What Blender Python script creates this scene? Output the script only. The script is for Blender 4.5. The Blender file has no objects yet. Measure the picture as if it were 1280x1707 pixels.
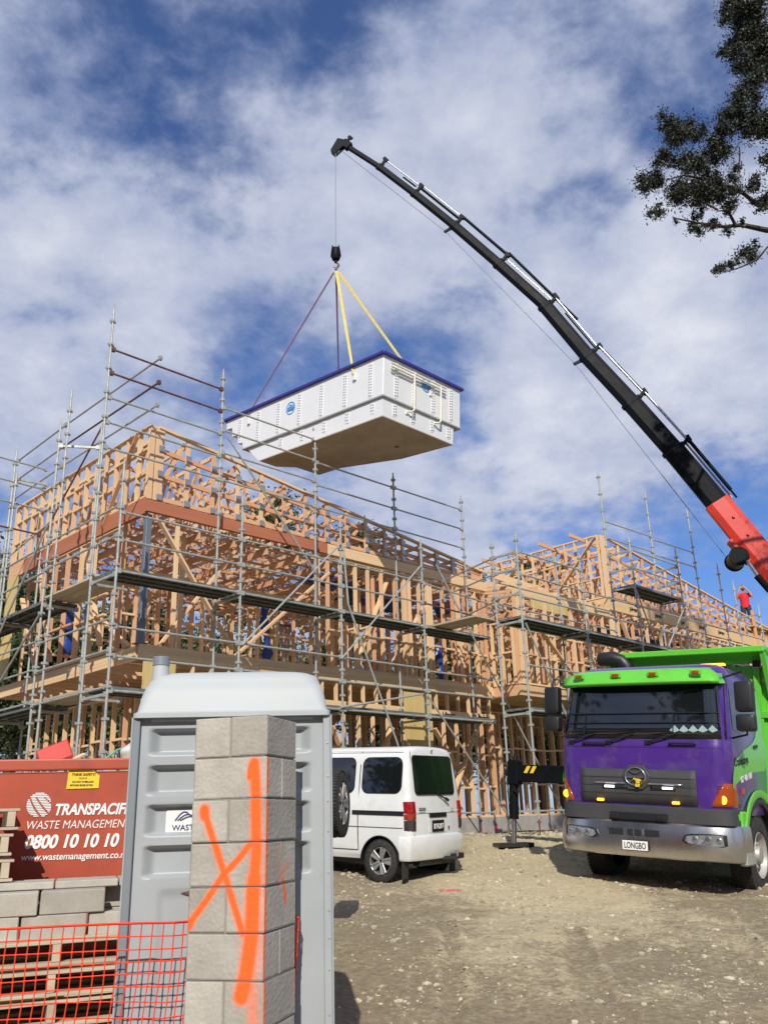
import bpy, bmesh, math, random
import numpy as np
from mathutils import Vector, Matrix, noise
random.seed(7)
RNG = np.random.default_rng(7)
R = math.radians
scene = bpy.context.scene
COL = scene.collection

# ------------------------------------------------------------------ camera
cam_data = bpy.data.cameras.new('camera')
cam = bpy.data.objects.new('camera', cam_data)
COL.objects.link(cam)
PITCH, ROLL = R(19.41), -0.031
fw = Vector((0, math.cos(PITCH), math.sin(PITCH)))
r0 = Vector((1, 0, 0)); u0 = r0.cross(fw)
rt = math.cos(ROLL) * r0 + math.sin(ROLL) * u0
up = -math.sin(ROLL) * r0 + math.cos(ROLL) * u0
cm = Matrix((rt, up, -fw)).transposed().to_4x4()
cm.translation = Vector((0, 0, 1.6))
cam.matrix_world = cm
cam_data.sensor_fit = 'VERTICAL'
cam_data.sensor_height = 24.0
cam_data.lens = 24.0 * 1450.0 / 1707.0
cam_data.clip_start = 0.05
cam_data.clip_end = 3000.0
scene.camera = cam

# ------------------------------------------------------------------ light
SUN_EL, SUN_AZ = R(35.5), R(180.5)          # azimuth measured clockwise from +Y
sun_data = bpy.data.lights.new('sun', 'SUN')
sun_data.energy = 4.6
sun_data.angle = R(0.5)
sun_data.color = (1.0, 0.95, 0.86)
sun = bpy.data.objects.new('sun', sun_data)
COL.objects.link(sun)
sdir = Vector((math.sin(SUN_AZ) * math.cos(SUN_EL), math.cos(SUN_AZ) * math.cos(SUN_EL), math.sin(SUN_EL)))
sun.rotation_euler = (-sdir).to_track_quat('-Z', 'Y').to_euler()
sun.location = sdir * 60

world = bpy.data.worlds.new('World')
scene.world = world
world.use_nodes = True
nt = world.node_tree
N, L = nt.nodes, nt.links
N.clear()

def px_dir(x, y):
    v = fw + rt * ((x - 640) / 1450.0) + up * ((853.5 - y) / 1450.0)
    return v.normalized()

def mnode(N, L, op, a, b=None, c=None, clamp=False):
    n = N.new('ShaderNodeMath'); n.operation = op; n.use_clamp = clamp
    for i, v in enumerate((a, b, c)):
        if v is None: continue
        if isinstance(v, (int, float)): n.inputs[i].default_value = v
        else: L.new(v, n.inputs[i])
    return n.outputs[0]

def build_sky():
    out = N.new('ShaderNodeOutputWorld')
    bg = N.new('ShaderNodeBackground'); bg.inputs[1].default_value = 0.1
    L.new(bg.outputs[0], out.inputs[0])
    sky = N.new('ShaderNodeTexSky'); sky.sky_type = 'NISHITA'; sky.sun_disc = False
    sky.sun_elevation = SUN_EL; sky.sun_rotation = SUN_AZ
    sky.altitude = 50; sky.air_density = 1.0; sky.dust_density = 0.4; sky.ozone_density = 2.5
    tc = N.new('ShaderNodeTexCoord')
    sep = N.new('ShaderNodeSeparateXYZ'); L.new(tc.outputs['Generated'], sep.inputs[0])
    z = mnode(N, L, 'MAXIMUM', sep.outputs[2], 0.0)
    zz = mnode(N, L, 'ADD', z, 0.32)
    cx = mnode(N, L, 'DIVIDE', sep.outputs[0], zz); cy = mnode(N, L, 'DIVIDE', sep.outputs[1], zz)
    comb = N.new('ShaderNodeCombineXYZ'); L.new(cx, comb.inputs[0]); L.new(cy, comb.inputs[1])
    def fbm(scale, detail, rough, off, dist=0.0):
        mp = N.new('ShaderNodeMapping'); mp.inputs['Location'].default_value = off
        L.new(comb.outputs[0], mp.inputs[0])
        n = N.new('ShaderNodeTexNoise'); n.inputs['Scale'].default_value = scale
        n.inputs['Detail'].default_value = detail; n.inputs['Roughness'].default_value = rough
        n.inputs['Distortion'].default_value = dist
        L.new(mp.outputs[0], n.inputs['Vector'])
        return n.outputs[0]
    n1 = fbm(3.4, 9, 0.58, (3.1, 1.7, 0), 0.3)
    n2 = fbm(7.5, 6, 0.6, (1.3, 8.2, 0), 0.1)
    n4 = fbm(21.0, 5, 0.62, (5.3, 4.4, 0), 0.2)
    dens = mnode(N, L, 'ADD', mnode(N, L, 'MULTIPLY', mnode(N, L, 'SUBTRACT', n1, 0.5), 1.15), mnode(N, L, 'MULTIPLY', mnode(N, L, 'SUBTRACT', n2, 0.5), 0.55))
    # masses of cloud and clearings, as directions on the sky: x, y on the photograph -> direction
    blobs = [(150, 110, 130, -.22), (270, 190, 120, -.12), (40, 380, 140, -.12), (470, 60, 150, -.18), (640, 90, 130, -.20), (330, 290, 130, -.14), (440, 330, 90, -.08),
             (460, 590, 130, -.14), (975, 365, 80, -.24), (1130, 130, 120, -.12), (1060, 290, 100, -.10), (650, 555, 90, -.14),
             (720, 720, 90, -.10), (790, 770, 70, -.10), (1170, 900, 210, -.24), (960, 770, 150, .18), (720, 850, 130, .2), (1150, 690, 150, .14), (1250, 790, 90, -.12), (1010, 520, 200, .26), (1210, 470, 190, .22), (880, 640, 110, .18), (1130, 650, 150, .18), (960, 700, 110, .14), (30, 620, 160, .1), (880, 890, 120, -.10), (1040, 350, 90, -.07),
             (240, 640, 90, -.10), (560, 660, 100, -.08), (980, 680, 120, -.08),
             (70, 240, 200, .24), (760, 110, 130, .22), (600, 290, 220, .24), (1060, 420, 160, .28), (120, 560, 220, .26), (690, 800, 110, .22), (1190, 30, 100, .15),
             (330, 470, 170, .20), (800, 300, 130, .16), (1180, 600, 170, .22), (1010, 130, 130, .15), (900, 450, 80, .15), (740, 860, 90, .16), (560, 510, 100, .1), (800, 650, 100, .06), (250, 30, 120, -.06), (380, 170, 120, .05)]
    acc = dens
    for (bx, by, rad, amp) in blobs:
        d = px_dir(bx, by)
        ang = rad / 1450.0 * 1.25
        amp = amp * .72 if amp > 0 else amp
        dp = N.new('ShaderNodeVectorMath'); dp.operation = 'DOT_PRODUCT'
        nm = N.new('ShaderNodeVectorMath'); nm.operation = 'NORMALIZE'
        L.new(tc.outputs['Generated'], nm.inputs[0]); L.new(nm.outputs[0], dp.inputs[0]); dp.inputs[1].default_value = d
        mr = N.new('ShaderNodeMapRange'); mr.interpolation_type = 'SMOOTHERSTEP'
        mr.inputs['From Min'].default_value = math.cos(ang); mr.inputs['From Max'].default_value = 1.0
        mr.inputs['To Min'].default_value = 0; mr.inputs['To Max'].default_value = amp
        L.new(dp.outputs['Value'], mr.inputs['Value'])
        acc = mnode(N, L, 'ADD', acc, mr.outputs[0])
    acc = mnode(N, L, 'ADD', acc, mnode(N, L, 'MULTIPLY', mnode(N, L, 'SUBTRACT', n4, 0.5), 0.42))
    acc = mnode(N, L, 'ADD', acc, 0.66)
    cover = N.new('ShaderNodeMapRange'); cover.interpolation_type = 'SMOOTHSTEP'
    cover.inputs['From Min'].default_value = 0.34; cover.inputs['From Max'].default_value = 0.82
    cover.inputs['To Min'].default_value = 0.03; cover.inputs['To Max'].default_value = 0.95
    L.new(acc, cover.inputs['Value'])
    n3 = fbm(4.2, 5, 0.55, (7.7, 2.9, 0), 0.3)
    thick = mnode(N, L, 'ADD', acc, mnode(N, L, 'MULTIPLY', mnode(N, L, 'SUBTRACT', n3, .5), 1.3))
    ccol = N.new('ShaderNodeValToRGB')
    ccol.color_ramp.elements[0].position = 0.30; ccol.color_ramp.elements[0].color = (3.7, 4.3, 6.2, 1)
    ccol.color_ramp.elements[1].position = 0.95; ccol.color_ramp.elements[1].color = (7.9, 8.1, 8.9, 1)
    thick = mnode(N, L, 'ADD', mnode(N, L, 'MULTIPLY', thick, 0.62), mnode(N, L, 'MULTIPLY', mnode(N, L, 'SUBTRACT', n2, 0.5), 0.55))
    L.new(thick, ccol.inputs[0])
    tint = N.new('ShaderNodeMix'); tint.data_type = 'RGBA'; tint.blend_type = 'MULTIPLY'; tint.inputs[0].default_value = 1
    L.new(sky.outputs[0], tint.inputs[6]); tint.inputs[7].default_value = (0.62, 0.84, 1.25, 1)
    mix = N.new('ShaderNodeMix'); mix.data_type = 'RGBA'
    L.new(cover.outputs[0], mix.inputs[0]); L.new(tint.outputs[2], mix.inputs[6]); L.new(ccol.outputs[0], mix.inputs[7])
    L.new(mix.outputs[2], bg.inputs[0])
build_sky()

scene.view_settings.view_transform = 'Standard'
scene.view_settings.look = 'None'
scene.view_settings.exposure = 0.0
scene.view_settings.gamma = 1.0
scene.view_settings.use_curve_mapping = False
scene.cycles.max_bounces = 6
scene.cycles.transparent_max_bounces = 12

# ------------------------------------------------------------------ helpers
def tag(o, label=None, cat=None, group=None, kind=None):
    if label: o['label'] = label
    if cat: o['category'] = cat
    if group: o['group'] = group
    if kind: o['kind'] = kind
    return o

def empty(name, loc=(0, 0, 0), label=None, cat=None, group=None, mat=None):
    o = bpy.data.objects.new(name, None); COL.objects.link(o)
    o.empty_display_size = 0.1
    if mat is not None: o.matrix_world = mat
    else: o.location = loc
    return tag(o, label, cat, group)

class MB:
    """collects polygons; build() links them as one mesh object"""
    def __init__(s): s.v = []; s.f = []
    def quad_mesh(s, vs, fs):
        b = len(s.v); s.v += [tuple(v) for v in vs]; s.f += [tuple(i + b for i in f) for f in fs]
    def box(s, c, d, M=None):
        hx, hy, hz = d[0] / 2, d[1] / 2, d[2] / 2
        vs = [Vector((x, y, z)) for x in (-hx, hx) for y in (-hy, hy) for z in (-hz, hz)]
        if M is not None: vs = [M @ v for v in vs]
        vs = [v + Vector(c) for v in vs]
        s.quad_mesh(vs, [(0, 1, 3, 2), (4, 6, 7, 5), (0, 4, 5, 1), (2, 3, 7, 6), (0, 2, 6, 4), (1, 5, 7, 3)])
        return s
    def bb(s, a, b):
        return s.box([(a[i] + b[i]) / 2 for i in range(3)], [abs(b[i] - a[i]) for i in range(3)])
    def bar(s, p0, p1, w, h, upv=(0, 0, 1)):
        p0, p1 = Vector(p0), Vector(p1); d = p1 - p0; l = d.length; x = d / l
        z = Vector(upv); z = z - x * z.dot(x)
        if z.length < 1e-4: z = Vector((1, 0, 0)) - x * x.x
        z.normalize(); y = z.cross(x)
        return s.box((p0 + p1) / 2, (l, w, h), Matrix((x, y, z)).transposed())
    def tube(s, pts, r, n=8, caps=True, closed=False):
        pts = [Vector(p) for p in pts]; k = len(pts)
        rs = r if isinstance(r, (list, tuple)) else [r] * k
        rings = []; prev = None
        for i, p in enumerate(pts):
            a = pts[max(i - 1, 0)]; b = pts[min(i + 1, k - 1)]
            d = (b - a).normalized()
            if prev is None:
                z = Vector((0, 0, 1)) if abs(d.z) < .9 else Vector((1, 0, 0))
            else: z = prev
            z = (z - d * z.dot(d)).normalized(); prev = z; y = z.cross(d)
            rings.append([p + (z * math.cos(2 * math.pi * j / n) + y * math.sin(2 * math.pi * j / n)) * rs[i] for j in range(n)])
        s.loft(rings, caps)
        return s
    def loft(s, rings, caps=True, close=True):
        n = len(rings[0]); vs = [v for r_ in rings for v in r_]; fs = []
        for i in range(len(rings) - 1):
            for j in range(n if close else n - 1):
                a = i * n + j; b = i * n + (j + 1) % n
                fs.append((a, b, b + n, a + n))
        if caps:
            fs.append(tuple(range(n - 1, -1, -1))); fs.append(tuple(range((len(rings) - 1) * n, len(rings) * n)))
        s.quad_mesh(vs, fs); return s
    def prism(s, poly, h0, h1, M=None):
        """poly of (x,y) extruded along z, M maps"""
        r0_ = [Vector((p[0], p[1], h0)) for p in poly]; r1_ = [Vector((p[0], p[1], h1)) for p in poly]
        if M is not None: r0_ = [M @ v for v in r0_]; r1_ = [M @ v for v in r1_]
        return s.loft([r0_, r1_])
    def cyl(s, p0, p1, r, n=16, r1=None): return s.tube([p0, p1], [r, r if r1 is None else r1], n)
    def mesh(s, name, mat=None, bevel=0, seg=1, smooth=None, fix=True):
        me = bpy.data.meshes.new(name)
        me.from_pydata([tuple(v) for v in s.v], [], s.f)
        if fix:
            bm = bmesh.new(); bm.from_mesh(me)
            bmesh.ops.recalc_face_normals(bm, faces=bm.faces)
            if bevel:
                es = [e for e in bm.edges if len(e.link_faces) == 2 and e.calc_face_angle(0) > 0.5]
                bmesh.ops.bevel(bm, geom=es, offset=bevel, segments=seg, affect='EDGES', profile=0.6, clamp_overlap=True)
            bm.to_mesh(me); bm.free()
        if smooth is not None:
            me.polygons.foreach_set('use_smooth', [True] * len(me.polygons))
            me.set_sharp_from_angle(angle=R(smooth))
        if mat: me.materials.append(mat)
        me.update()
        return me
    def build(s, name, mat, parent=None, bevel=0, seg=1, smooth=None, fix=True, loc=None, M=None):
        o = bpy.data.objects.new(name, s.mesh(name, mat, bevel, seg, smooth, fix))
        COL.objects.link(o)
        if parent is not None: o.parent = parent
        if M is not None: o.matrix_local = M
        elif loc is not None: o.location = loc
        return o

def inst(name, me, parent=None, M=None):
    o = bpy.data.objects.new(name, me); COL.objects.link(o)
    if parent is not None: o.parent = parent
    if M is not None: o.matrix_basis = M
    return o

def rect_round(hx, hy, r, n=4):
    pts = []
    for (sx, sy, a0) in ((1, 1, 0), (-1, 1, 90), (-1, -1, 180), (1, -1, 270)):
        for i in range(n + 1):
            a = R(a0 + 90 * i / n)
            pts.append((sx * (hx - r) + r * math.cos(a), sy * (hy - r) + r * math.sin(a)))
    return pts

def text(body, size, mat, parent, M, name='lettering', extrude=0.001, bold=0.0, shear=0.0, align='LEFT', xs=1.0, spacing=1.0):
    cu = bpy.data.curves.new(name, 'FONT'); cu.body = body; cu.size = size; cu.extrude = extrude
    cu.offset = bold; cu.shear = shear; cu.align_x = align; cu.space_character = spacing
    cu.materials.append(mat)
    t = bpy.data.objects.new(name, cu); COL.objects.link(t)
    bpy.context.view_layer.update()
    me = bpy.data.meshes.new_from_object(t.evaluated_get(bpy.context.evaluated_depsgraph_get()))
    bpy.data.objects.remove(t); bpy.data.curves.remove(cu)
    if not me.materials: me.materials.append(mat)
    o = bpy.data.objects.new(name, me); COL.objects.link(o); o.parent = parent
    o.matrix_local = M @ Matrix.Diagonal((xs, 1, 1, 1))
    return o

def boolean_cut(obj, cutter_mb):
    c = cutter_mb.build('cutter', None)
    md = obj.modifiers.new('b', 'BOOLEAN'); md.operation = 'DIFFERENCE'; md.object = c; md.solver = 'EXACT'
    mats = [m for m in obj.data.materials]
    bpy.context.view_layer.update()
    dg = bpy.context.evaluated_depsgraph_get()
    me = bpy.data.meshes.new_from_object(obj.evaluated_get(dg))
    obj.modifiers.clear(); obj.data = me
    cm_ = c.data; bpy.data.objects.remove(c); bpy.data.meshes.remove(cm_)
    return obj

# ------------------------------------------------------------------ materials
def new_mat(name):
    m = bpy.data.materials.new(name); m.use_nodes = True
    n = m.node_tree.nodes; b = n['Principled BSDF']
    return m, n, m.node_tree.links, b

def simple(name, col, rough=0.5, metal=0.0, var=0.0, scale=6.0, bump=0.0, bscale=40.0, coat=0.0, emis=None, es=0.0, dirt=None, dirt_amt=0.0):
    m, n, l, b = new_mat(name)
    b.inputs['Roughness'].default_value = rough; b.inputs['Metallic'].default_value = metal
    b.inputs['Base Color'].default_value = (*col, 1)
    if coat: b.inputs['Coat Weight'].default_value = coat; b.inputs['Coat Roughness'].default_value = 0.06
    tc = n.new('ShaderNodeTexCoord')
    if var or dirt:
        nz = n.new('ShaderNodeTexNoise'); nz.inputs['Scale'].default_value = scale; nz.inputs['Detail'].default_value = 7; nz.inputs['Roughness'].default_value = .62
        l.new(tc.outputs['Object'], nz.inputs['Vector'])
        rp = n.new('ShaderNodeValToRGB')
        rp.color_ramp.elements[0].position = 0.3; rp.color_ramp.elements[1].position = 0.7
        rp.color_ramp.elements[0].color = (*[c * (1 - var) for c in col], 1)
        rp.color_ramp.elements[1].color = (*[min(1, c * (1 + var * .6)) for c in col], 1)
        l.new(nz.outputs[0], rp.inputs[0]); last = rp.outputs[0]
        if dirt:
            nz2 = n.new('ShaderNodeTexNoise'); nz2.inputs['Scale'].default_value = scale * 2.7; nz2.inputs['Detail'].default_value = 9; nz2.inputs['Roughness'].default_value = .7
            l.new(tc.outputs['Object'], nz2.inputs['Vector'])
            mr = n.new('ShaderNodeMapRange'); mr.inputs['From Min'].default_value = .52; mr.inputs['From Max'].default_value = .72; mr.inputs['To Max'].default_value = dirt_amt
            l.new(nz2.outputs[0], mr.inputs[0])
            mx = n.new('ShaderNodeMix'); mx.data_type = 'RGBA'; l.new(mr.outputs[0], mx.inputs[0]); l.new(last, mx.inputs[6]); mx.inputs[7].default_value = (*dirt, 1)
            last = mx.outputs[2]
        l.new(last, b.inputs['Base Color'])
        rr = n.new('ShaderNodeMapRange'); rr.inputs['To Min'].default_value = max(0.02, rough - .1); rr.inputs['To Max'].default_value = min(1, rough + .12)
        l.new(nz.outputs[0], rr.inputs[0]); l.new(rr.outputs[0], b.inputs['Roughness'])
    if bump:
        nb = n.new('ShaderNodeTexNoise'); nb.inputs['Scale'].default_value = bscale; nb.inputs['Detail'].default_value = 5
        l.new(tc.outputs['Object'], nb.inputs['Vector'])
        bp = n.new('ShaderNodeBump'); bp.inputs['Strength'].default_value = bump; bp.inputs['Distance'].default_value = 0.01
        l.new(nb.outputs[0], bp.inputs['Height']); l.new(bp.outputs[0], b.inputs['Normal'])
    if emis: b.inputs['Emission Color'].default_value = (*emis, 1); b.inputs['Emission Strength'].default_value = es
    return m

def wood(name, c1, c2, c3, knots=True):
    """grain runs along the object's X (unit box stretched along the timber)"""
    m, n, l, b = new_mat(name)
    tc = n.new('ShaderNodeTexCoord'); oi = n.new('ShaderNodeObjectInfo')
    mp = n.new('ShaderNodeMapping'); mp.inputs['Scale'].default_value = (1.3, 5, 5)
    l.new(tc.outputs['Object'], mp.inputs[0])
    ofs = n.new('ShaderNodeVectorMath'); ofs.operation = 'SCALE'; ofs.inputs[0].default_value = (37, 19, 23)
    l.new(oi.outputs['Random'], ofs.inputs['Scale']); l.new(ofs.outputs[0], mp.inputs['Location'])
    nz = n.new('ShaderNodeTexNoise'); nz.inputs['Scale'].default_value = 1.6; nz.inputs['Detail'].default_value = 6; nz.inputs['Distortion'].default_value = 1.2
    l.new(mp.outputs[0], nz.inputs['Vector'])
    rp = n.new('ShaderNodeValToRGB'); rp.color_ramp.elements[0].position = .32; rp.color_ramp.elements[1].position = .68
    rp.color_ramp.elements[0].color = (*c1, 1); rp.color_ramp.elements[1].color = (*c2, 1)
    l.new(nz.outputs[0], rp.inputs[0])
    mx = n.new('ShaderNodeMix'); mx.data_type = 'RGBA'; mx.inputs[7].default_value = (*c3, 1)
    mr = n.new('ShaderNodeMapRange'); mr.inputs['From Min'].default_value = .35; mr.inputs['From Max'].default_value = 1; mr.inputs['To Max'].default_value = .75
    l.new(oi.outputs['Random'], mr.inputs[0]); l.new(mr.outputs[0], mx.inputs[0]); l.new(rp.outputs[0], mx.inputs[6])
    last = mx.outputs[2]
    if knots:
        mp2 = n.new('ShaderNodeMapping'); mp2.inputs['Scale'].default_value = (5, 1.2, 1.2); l.new(tc.outputs['Object'], mp2.inputs[0]); l.new(ofs.outputs[0], mp2.inputs['Location'])
        vo = n.new('ShaderNodeTexVoronoi'); vo.inputs['Scale'].default_value = 1.5; l.new(mp2.outputs[0], vo.inputs['Vector'])
        kr = n.new('ShaderNodeMapRange'); kr.inputs['From Min'].default_value = .03; kr.inputs['From Max'].default_value = .09; kr.inputs['To Min'].default_value = .65; kr.inputs['To Max'].default_value = 0
        l.new(vo.outputs[0], kr.inputs[0])
        mk = n.new('ShaderNodeMix'); mk.data_type = 'RGBA'; l.new(kr.outputs[0], mk.inputs[0]); l.new(last, mk.inputs[6]); mk.inputs[7].default_value = (.16, .07, .03, 1)
        last = mk.outputs[2]
    l.new(last, b.inputs['Base Color'])
    b.inputs['Roughness'].default_value = .75
    return m

M = {}
M['pine'] = wood('pine', (.66, .43, .23), (.80, .58, .35), (.66, .42, .25))
M['pine_pink'] = wood('pine_pink', (.58, .31, .16), (.72, .45, .27), (.60, .30, .16))
M['lvl_red'] = wood('lvl_red', (.36, .11, .055), (.46, .17, .09), (.40, .14, .07), False)
M['lvl'] = wood('lvl', (.62, .42, .22), (.72, .52, .29), (.58, .37, .18), False)
M['ply'] = wood('plywood', (.52, .38, .14), (.62, .47, .20), (.46, .34, .14))
M['oldwood'] = wood('weathered_wood', (.42, .34, .24), (.56, .47, .34), (.36, .30, .22))
M['galv'] = simple('galvanised_steel', (.44, .46, .43), .42, .35, .25, 5, .15, 30, dirt=(.30, .27, .22), dirt_amt=.6)
M['rust'] = simple('rusty_red_tube', (.15, .055, .045), .6, .2, .4, 9, .2, 30, dirt=(.30, .28, .27), dirt_amt=.7)
M['deck'] = simple('steel_deck', (.17, .18, .175), .6, .3, .35, 3, .2, 25, dirt=(.22, .19, .15), dirt_amt=.6)
M['plate'] = simple('nail_plate', (.42, .45, .48), .4, .7)
M['conc'] = simple('slab_concrete', (.34, .32, .30), .9, 0, .25, 3, .3, 30)
M['blue_wrap'] = simple('blue_wrap', (.02, .06, .30), .35, 0, .3, 8, .6, 6)
M['steel_post'] = simple('primed_steel', (.17, .20, .24), .5, .3, .15, 3)
M['white_tank'] = simple('white_gelcoat', (.74, .75, .76), .32, 0, .03, 2)
M['tank_under'] = simple('fibreglass_underside', (.40, .34, .27), .75, 0, .22, 1.2, .1, 9, dirt=(.26, .21, .16), dirt_amt=.5)
M['tank_grey'] = simple('grey_shelf', (.36, .37, .37), .6)
M['rim_blue'] = simple('blue_tape', (.035, .03, .24), .4)
M['logo_blue'] = simple('logo_blue', (.02, .25, .62), .4)
M['cream_pipe'] = simple('cream_pipe', (.74, .70, .58), .4)
M['black'] = simple('black_plastic', (.012, .012, .014), .45)
M['dark_metal'] = simple('dark_boom_steel', (.006, .007, .009), .5, 0, .2, 3, .03, 20); M['dark_metal'].node_tree.nodes['Principled BSDF'].inputs['Specular IOR Level'].default_value = .1
M['boom_red'] = simple('boom_red', (.58, .035, .02), .38, 0, .1, 3, coat=.4)
M['chrome'] = simple('chrome_rod', (.55, .55, .58), .32, 1)
M['cable'] = simple('steel_cable', (.10, .11, .13), .5, .5)
M['sling_y'] = simple('yellow_sling', (.62, .50, .14), .8, 0, .2, 20, .2, 90)
M['sling_p'] = simple('purple_sling', (.16, .075, .14), .8, 0, .2, 20, .2, 90)
M['purple'] = simple('purple_paint', (.062, .019, .20), .30, 0, .12, 2, coat=.5, dirt=(.16, .12, .13), dirt_amt=.32)
M['green'] = simple('green_paint', (.12, .53, .04), .32, 0, .07, 2, coat=.5, dirt=(.16, .30, .05), dirt_amt=.3)
M['grille'] = simple('grille_plastic', (.045, .045, .047), .65, 0, .15, 5)
M['bumper'] = simple('polished_bumper', (.66, .65, .63), .27, 1.0, .08, 1.5, .02, 6, dirt=(.36, .33, .28), dirt_amt=.4)
M['amber'] = simple('amber_lens', (.28, .042, .004), .15, 0, emis=(1, .25, .01), es=.06, coat=.6)
M['amber_lit'] = simple('amber_lamp_lit', (1, .35, .02), .2, 0, emis=(1, .42, .03), es=3)
M['lamp_white'] = simple('white_lamp_lit', (1, 1, 1), .2, 0, emis=(.95, .95, 1), es=2.5)
M['glass_dark'] = simple('dark_glass', (.008, .010, .011), .03, 0); M['glass_dark'].node_tree.nodes['Principled BSDF'].inputs['IOR'].default_value = 1.85
M['head_glass'] = simple('headlamp_glass', (.35, .36, .37), .08, .6)
M['white_car'] = simple('white_car_paint', (.70, .71, .70), .28, 0, .03, 2, coat=.5, dirt=(.50, .45, .37), dirt_amt=.35)
M['rubber'] = simple('rubber', (.022, .021, .020), .8, 0, .3, 12, .3, 60, dirt=(.12, .10, .075), dirt_amt=.6)
M['alloy'] = simple('alloy', (.50, .49, .47), .35, .8, .15, 8, dirt=(.25, .22, .17), dirt_amt=.4)
M['steel_wheel'] = simple('steel_wheel', (.42, .40, .37), .5, .3, .25, 6, dirt=(.2, .17, .12), dirt_amt=.7)
M['tail_red'] = simple('tail_lamp_red', (.28, .008, .010), .12, coat=.8)
M['tail_dark'] = simple('tail_lamp_smoke', (.05, .035, .035), .12, coat=.8)
M['tail_orange'] = simple('tail_lamp_orange', (.30, .03, .010), .12, coat=.8)
M['plate_white'] = simple('plate_white', (.75, .75, .73), .4)
M['ink'] = simple('black_ink', (.012, .012, .015), .6)
M['white_ink'] = simple('white_ink', (.80, .79, .76), .5)
M['navy'] = simple('navy_ink', (.03, .03, .12), .5)
M['yellow'] = simple('yellow_sticker', (.78, .55, .03), .5, 0, .08, 20)
M['bin_red'] = simple('bin_red_paint', (.40, .066, .030), .5, 0, .16, 1.6, .15, 9, dirt=(.17, .045, .035), dirt_amt=.55)
M['porta_grey'] = simple('grey_polyethylene', (.345, .37, .385), .45, 0, .10, 1.5, .05, 40, dirt=(.30, .28, .24), dirt_amt=.25)
M['porta_dark'] = simple('grey_frame', (.19, .215, .235), .45)
M['porta_roof'] = simple('white_polyethylene', (.43, .46, .47), .55, 0, .04, 2, dirt=(.50, .46, .33), dirt_amt=.22)
M['net'] = simple('orange_net', (.85, .06, .02), .45)
M['skin'] = simple('skin', (.50, .26, .17), .55)
M['shirt_red'] = simple('red_shirt', (.62, .02, .03), .85)
M['shorts'] = simple('dark_shorts', (.03, .035, .05), .9)
M['hair'] = simple('hair', (.02, .014, .010), .7)
M['bark'] = simple('bark', (.045, .035, .028), .9, 0, .3, 8, .5, 20)
M['plastic_bag'] = simple('clear_bag', (.60, .60, .58), .3)
M['hose'] = simple('green_hose', (.10, .42, .22), .4)
M['paper'] = simple('paper', (.32, .42, .42), .8)
M['alu'] = simple('aluminium', (.50, .52, .54), .35, .8)
M['pink'] = simple('pink_marker', (.85, .05, .16), .8)
M['wire'] = simple('netting_wire', (.20, .19, .20), .5, .4)

def leaf_mat(name, c1, c2):
    m, n, l, b = new_mat(name)
    g = n.new('ShaderNodeNewGeometry')
    rp = n.new('ShaderNodeValToRGB'); rp.color_ramp.elements[0].color = (*c1, 1); rp.color_ramp.elements[1].color = (*c2, 1)
    l.new(g.outputs['Random Per Island'], rp.inputs[0]); l.new(rp.outputs[0], b.inputs['Base Color'])
    b.inputs['Roughness'].default_value = .55
    try: b.inputs['Subsurface Weight'].default_value = 0
    except Exception: pass
    return m
M['leaf_dark'] = leaf_mat('leaf_dark', (.012, .018, .010), (.040, .046, .022))
M['leaf_mid'] = leaf_mat('leaf_mid', (.03, .05, .018), (.09, .12, .04))

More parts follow.
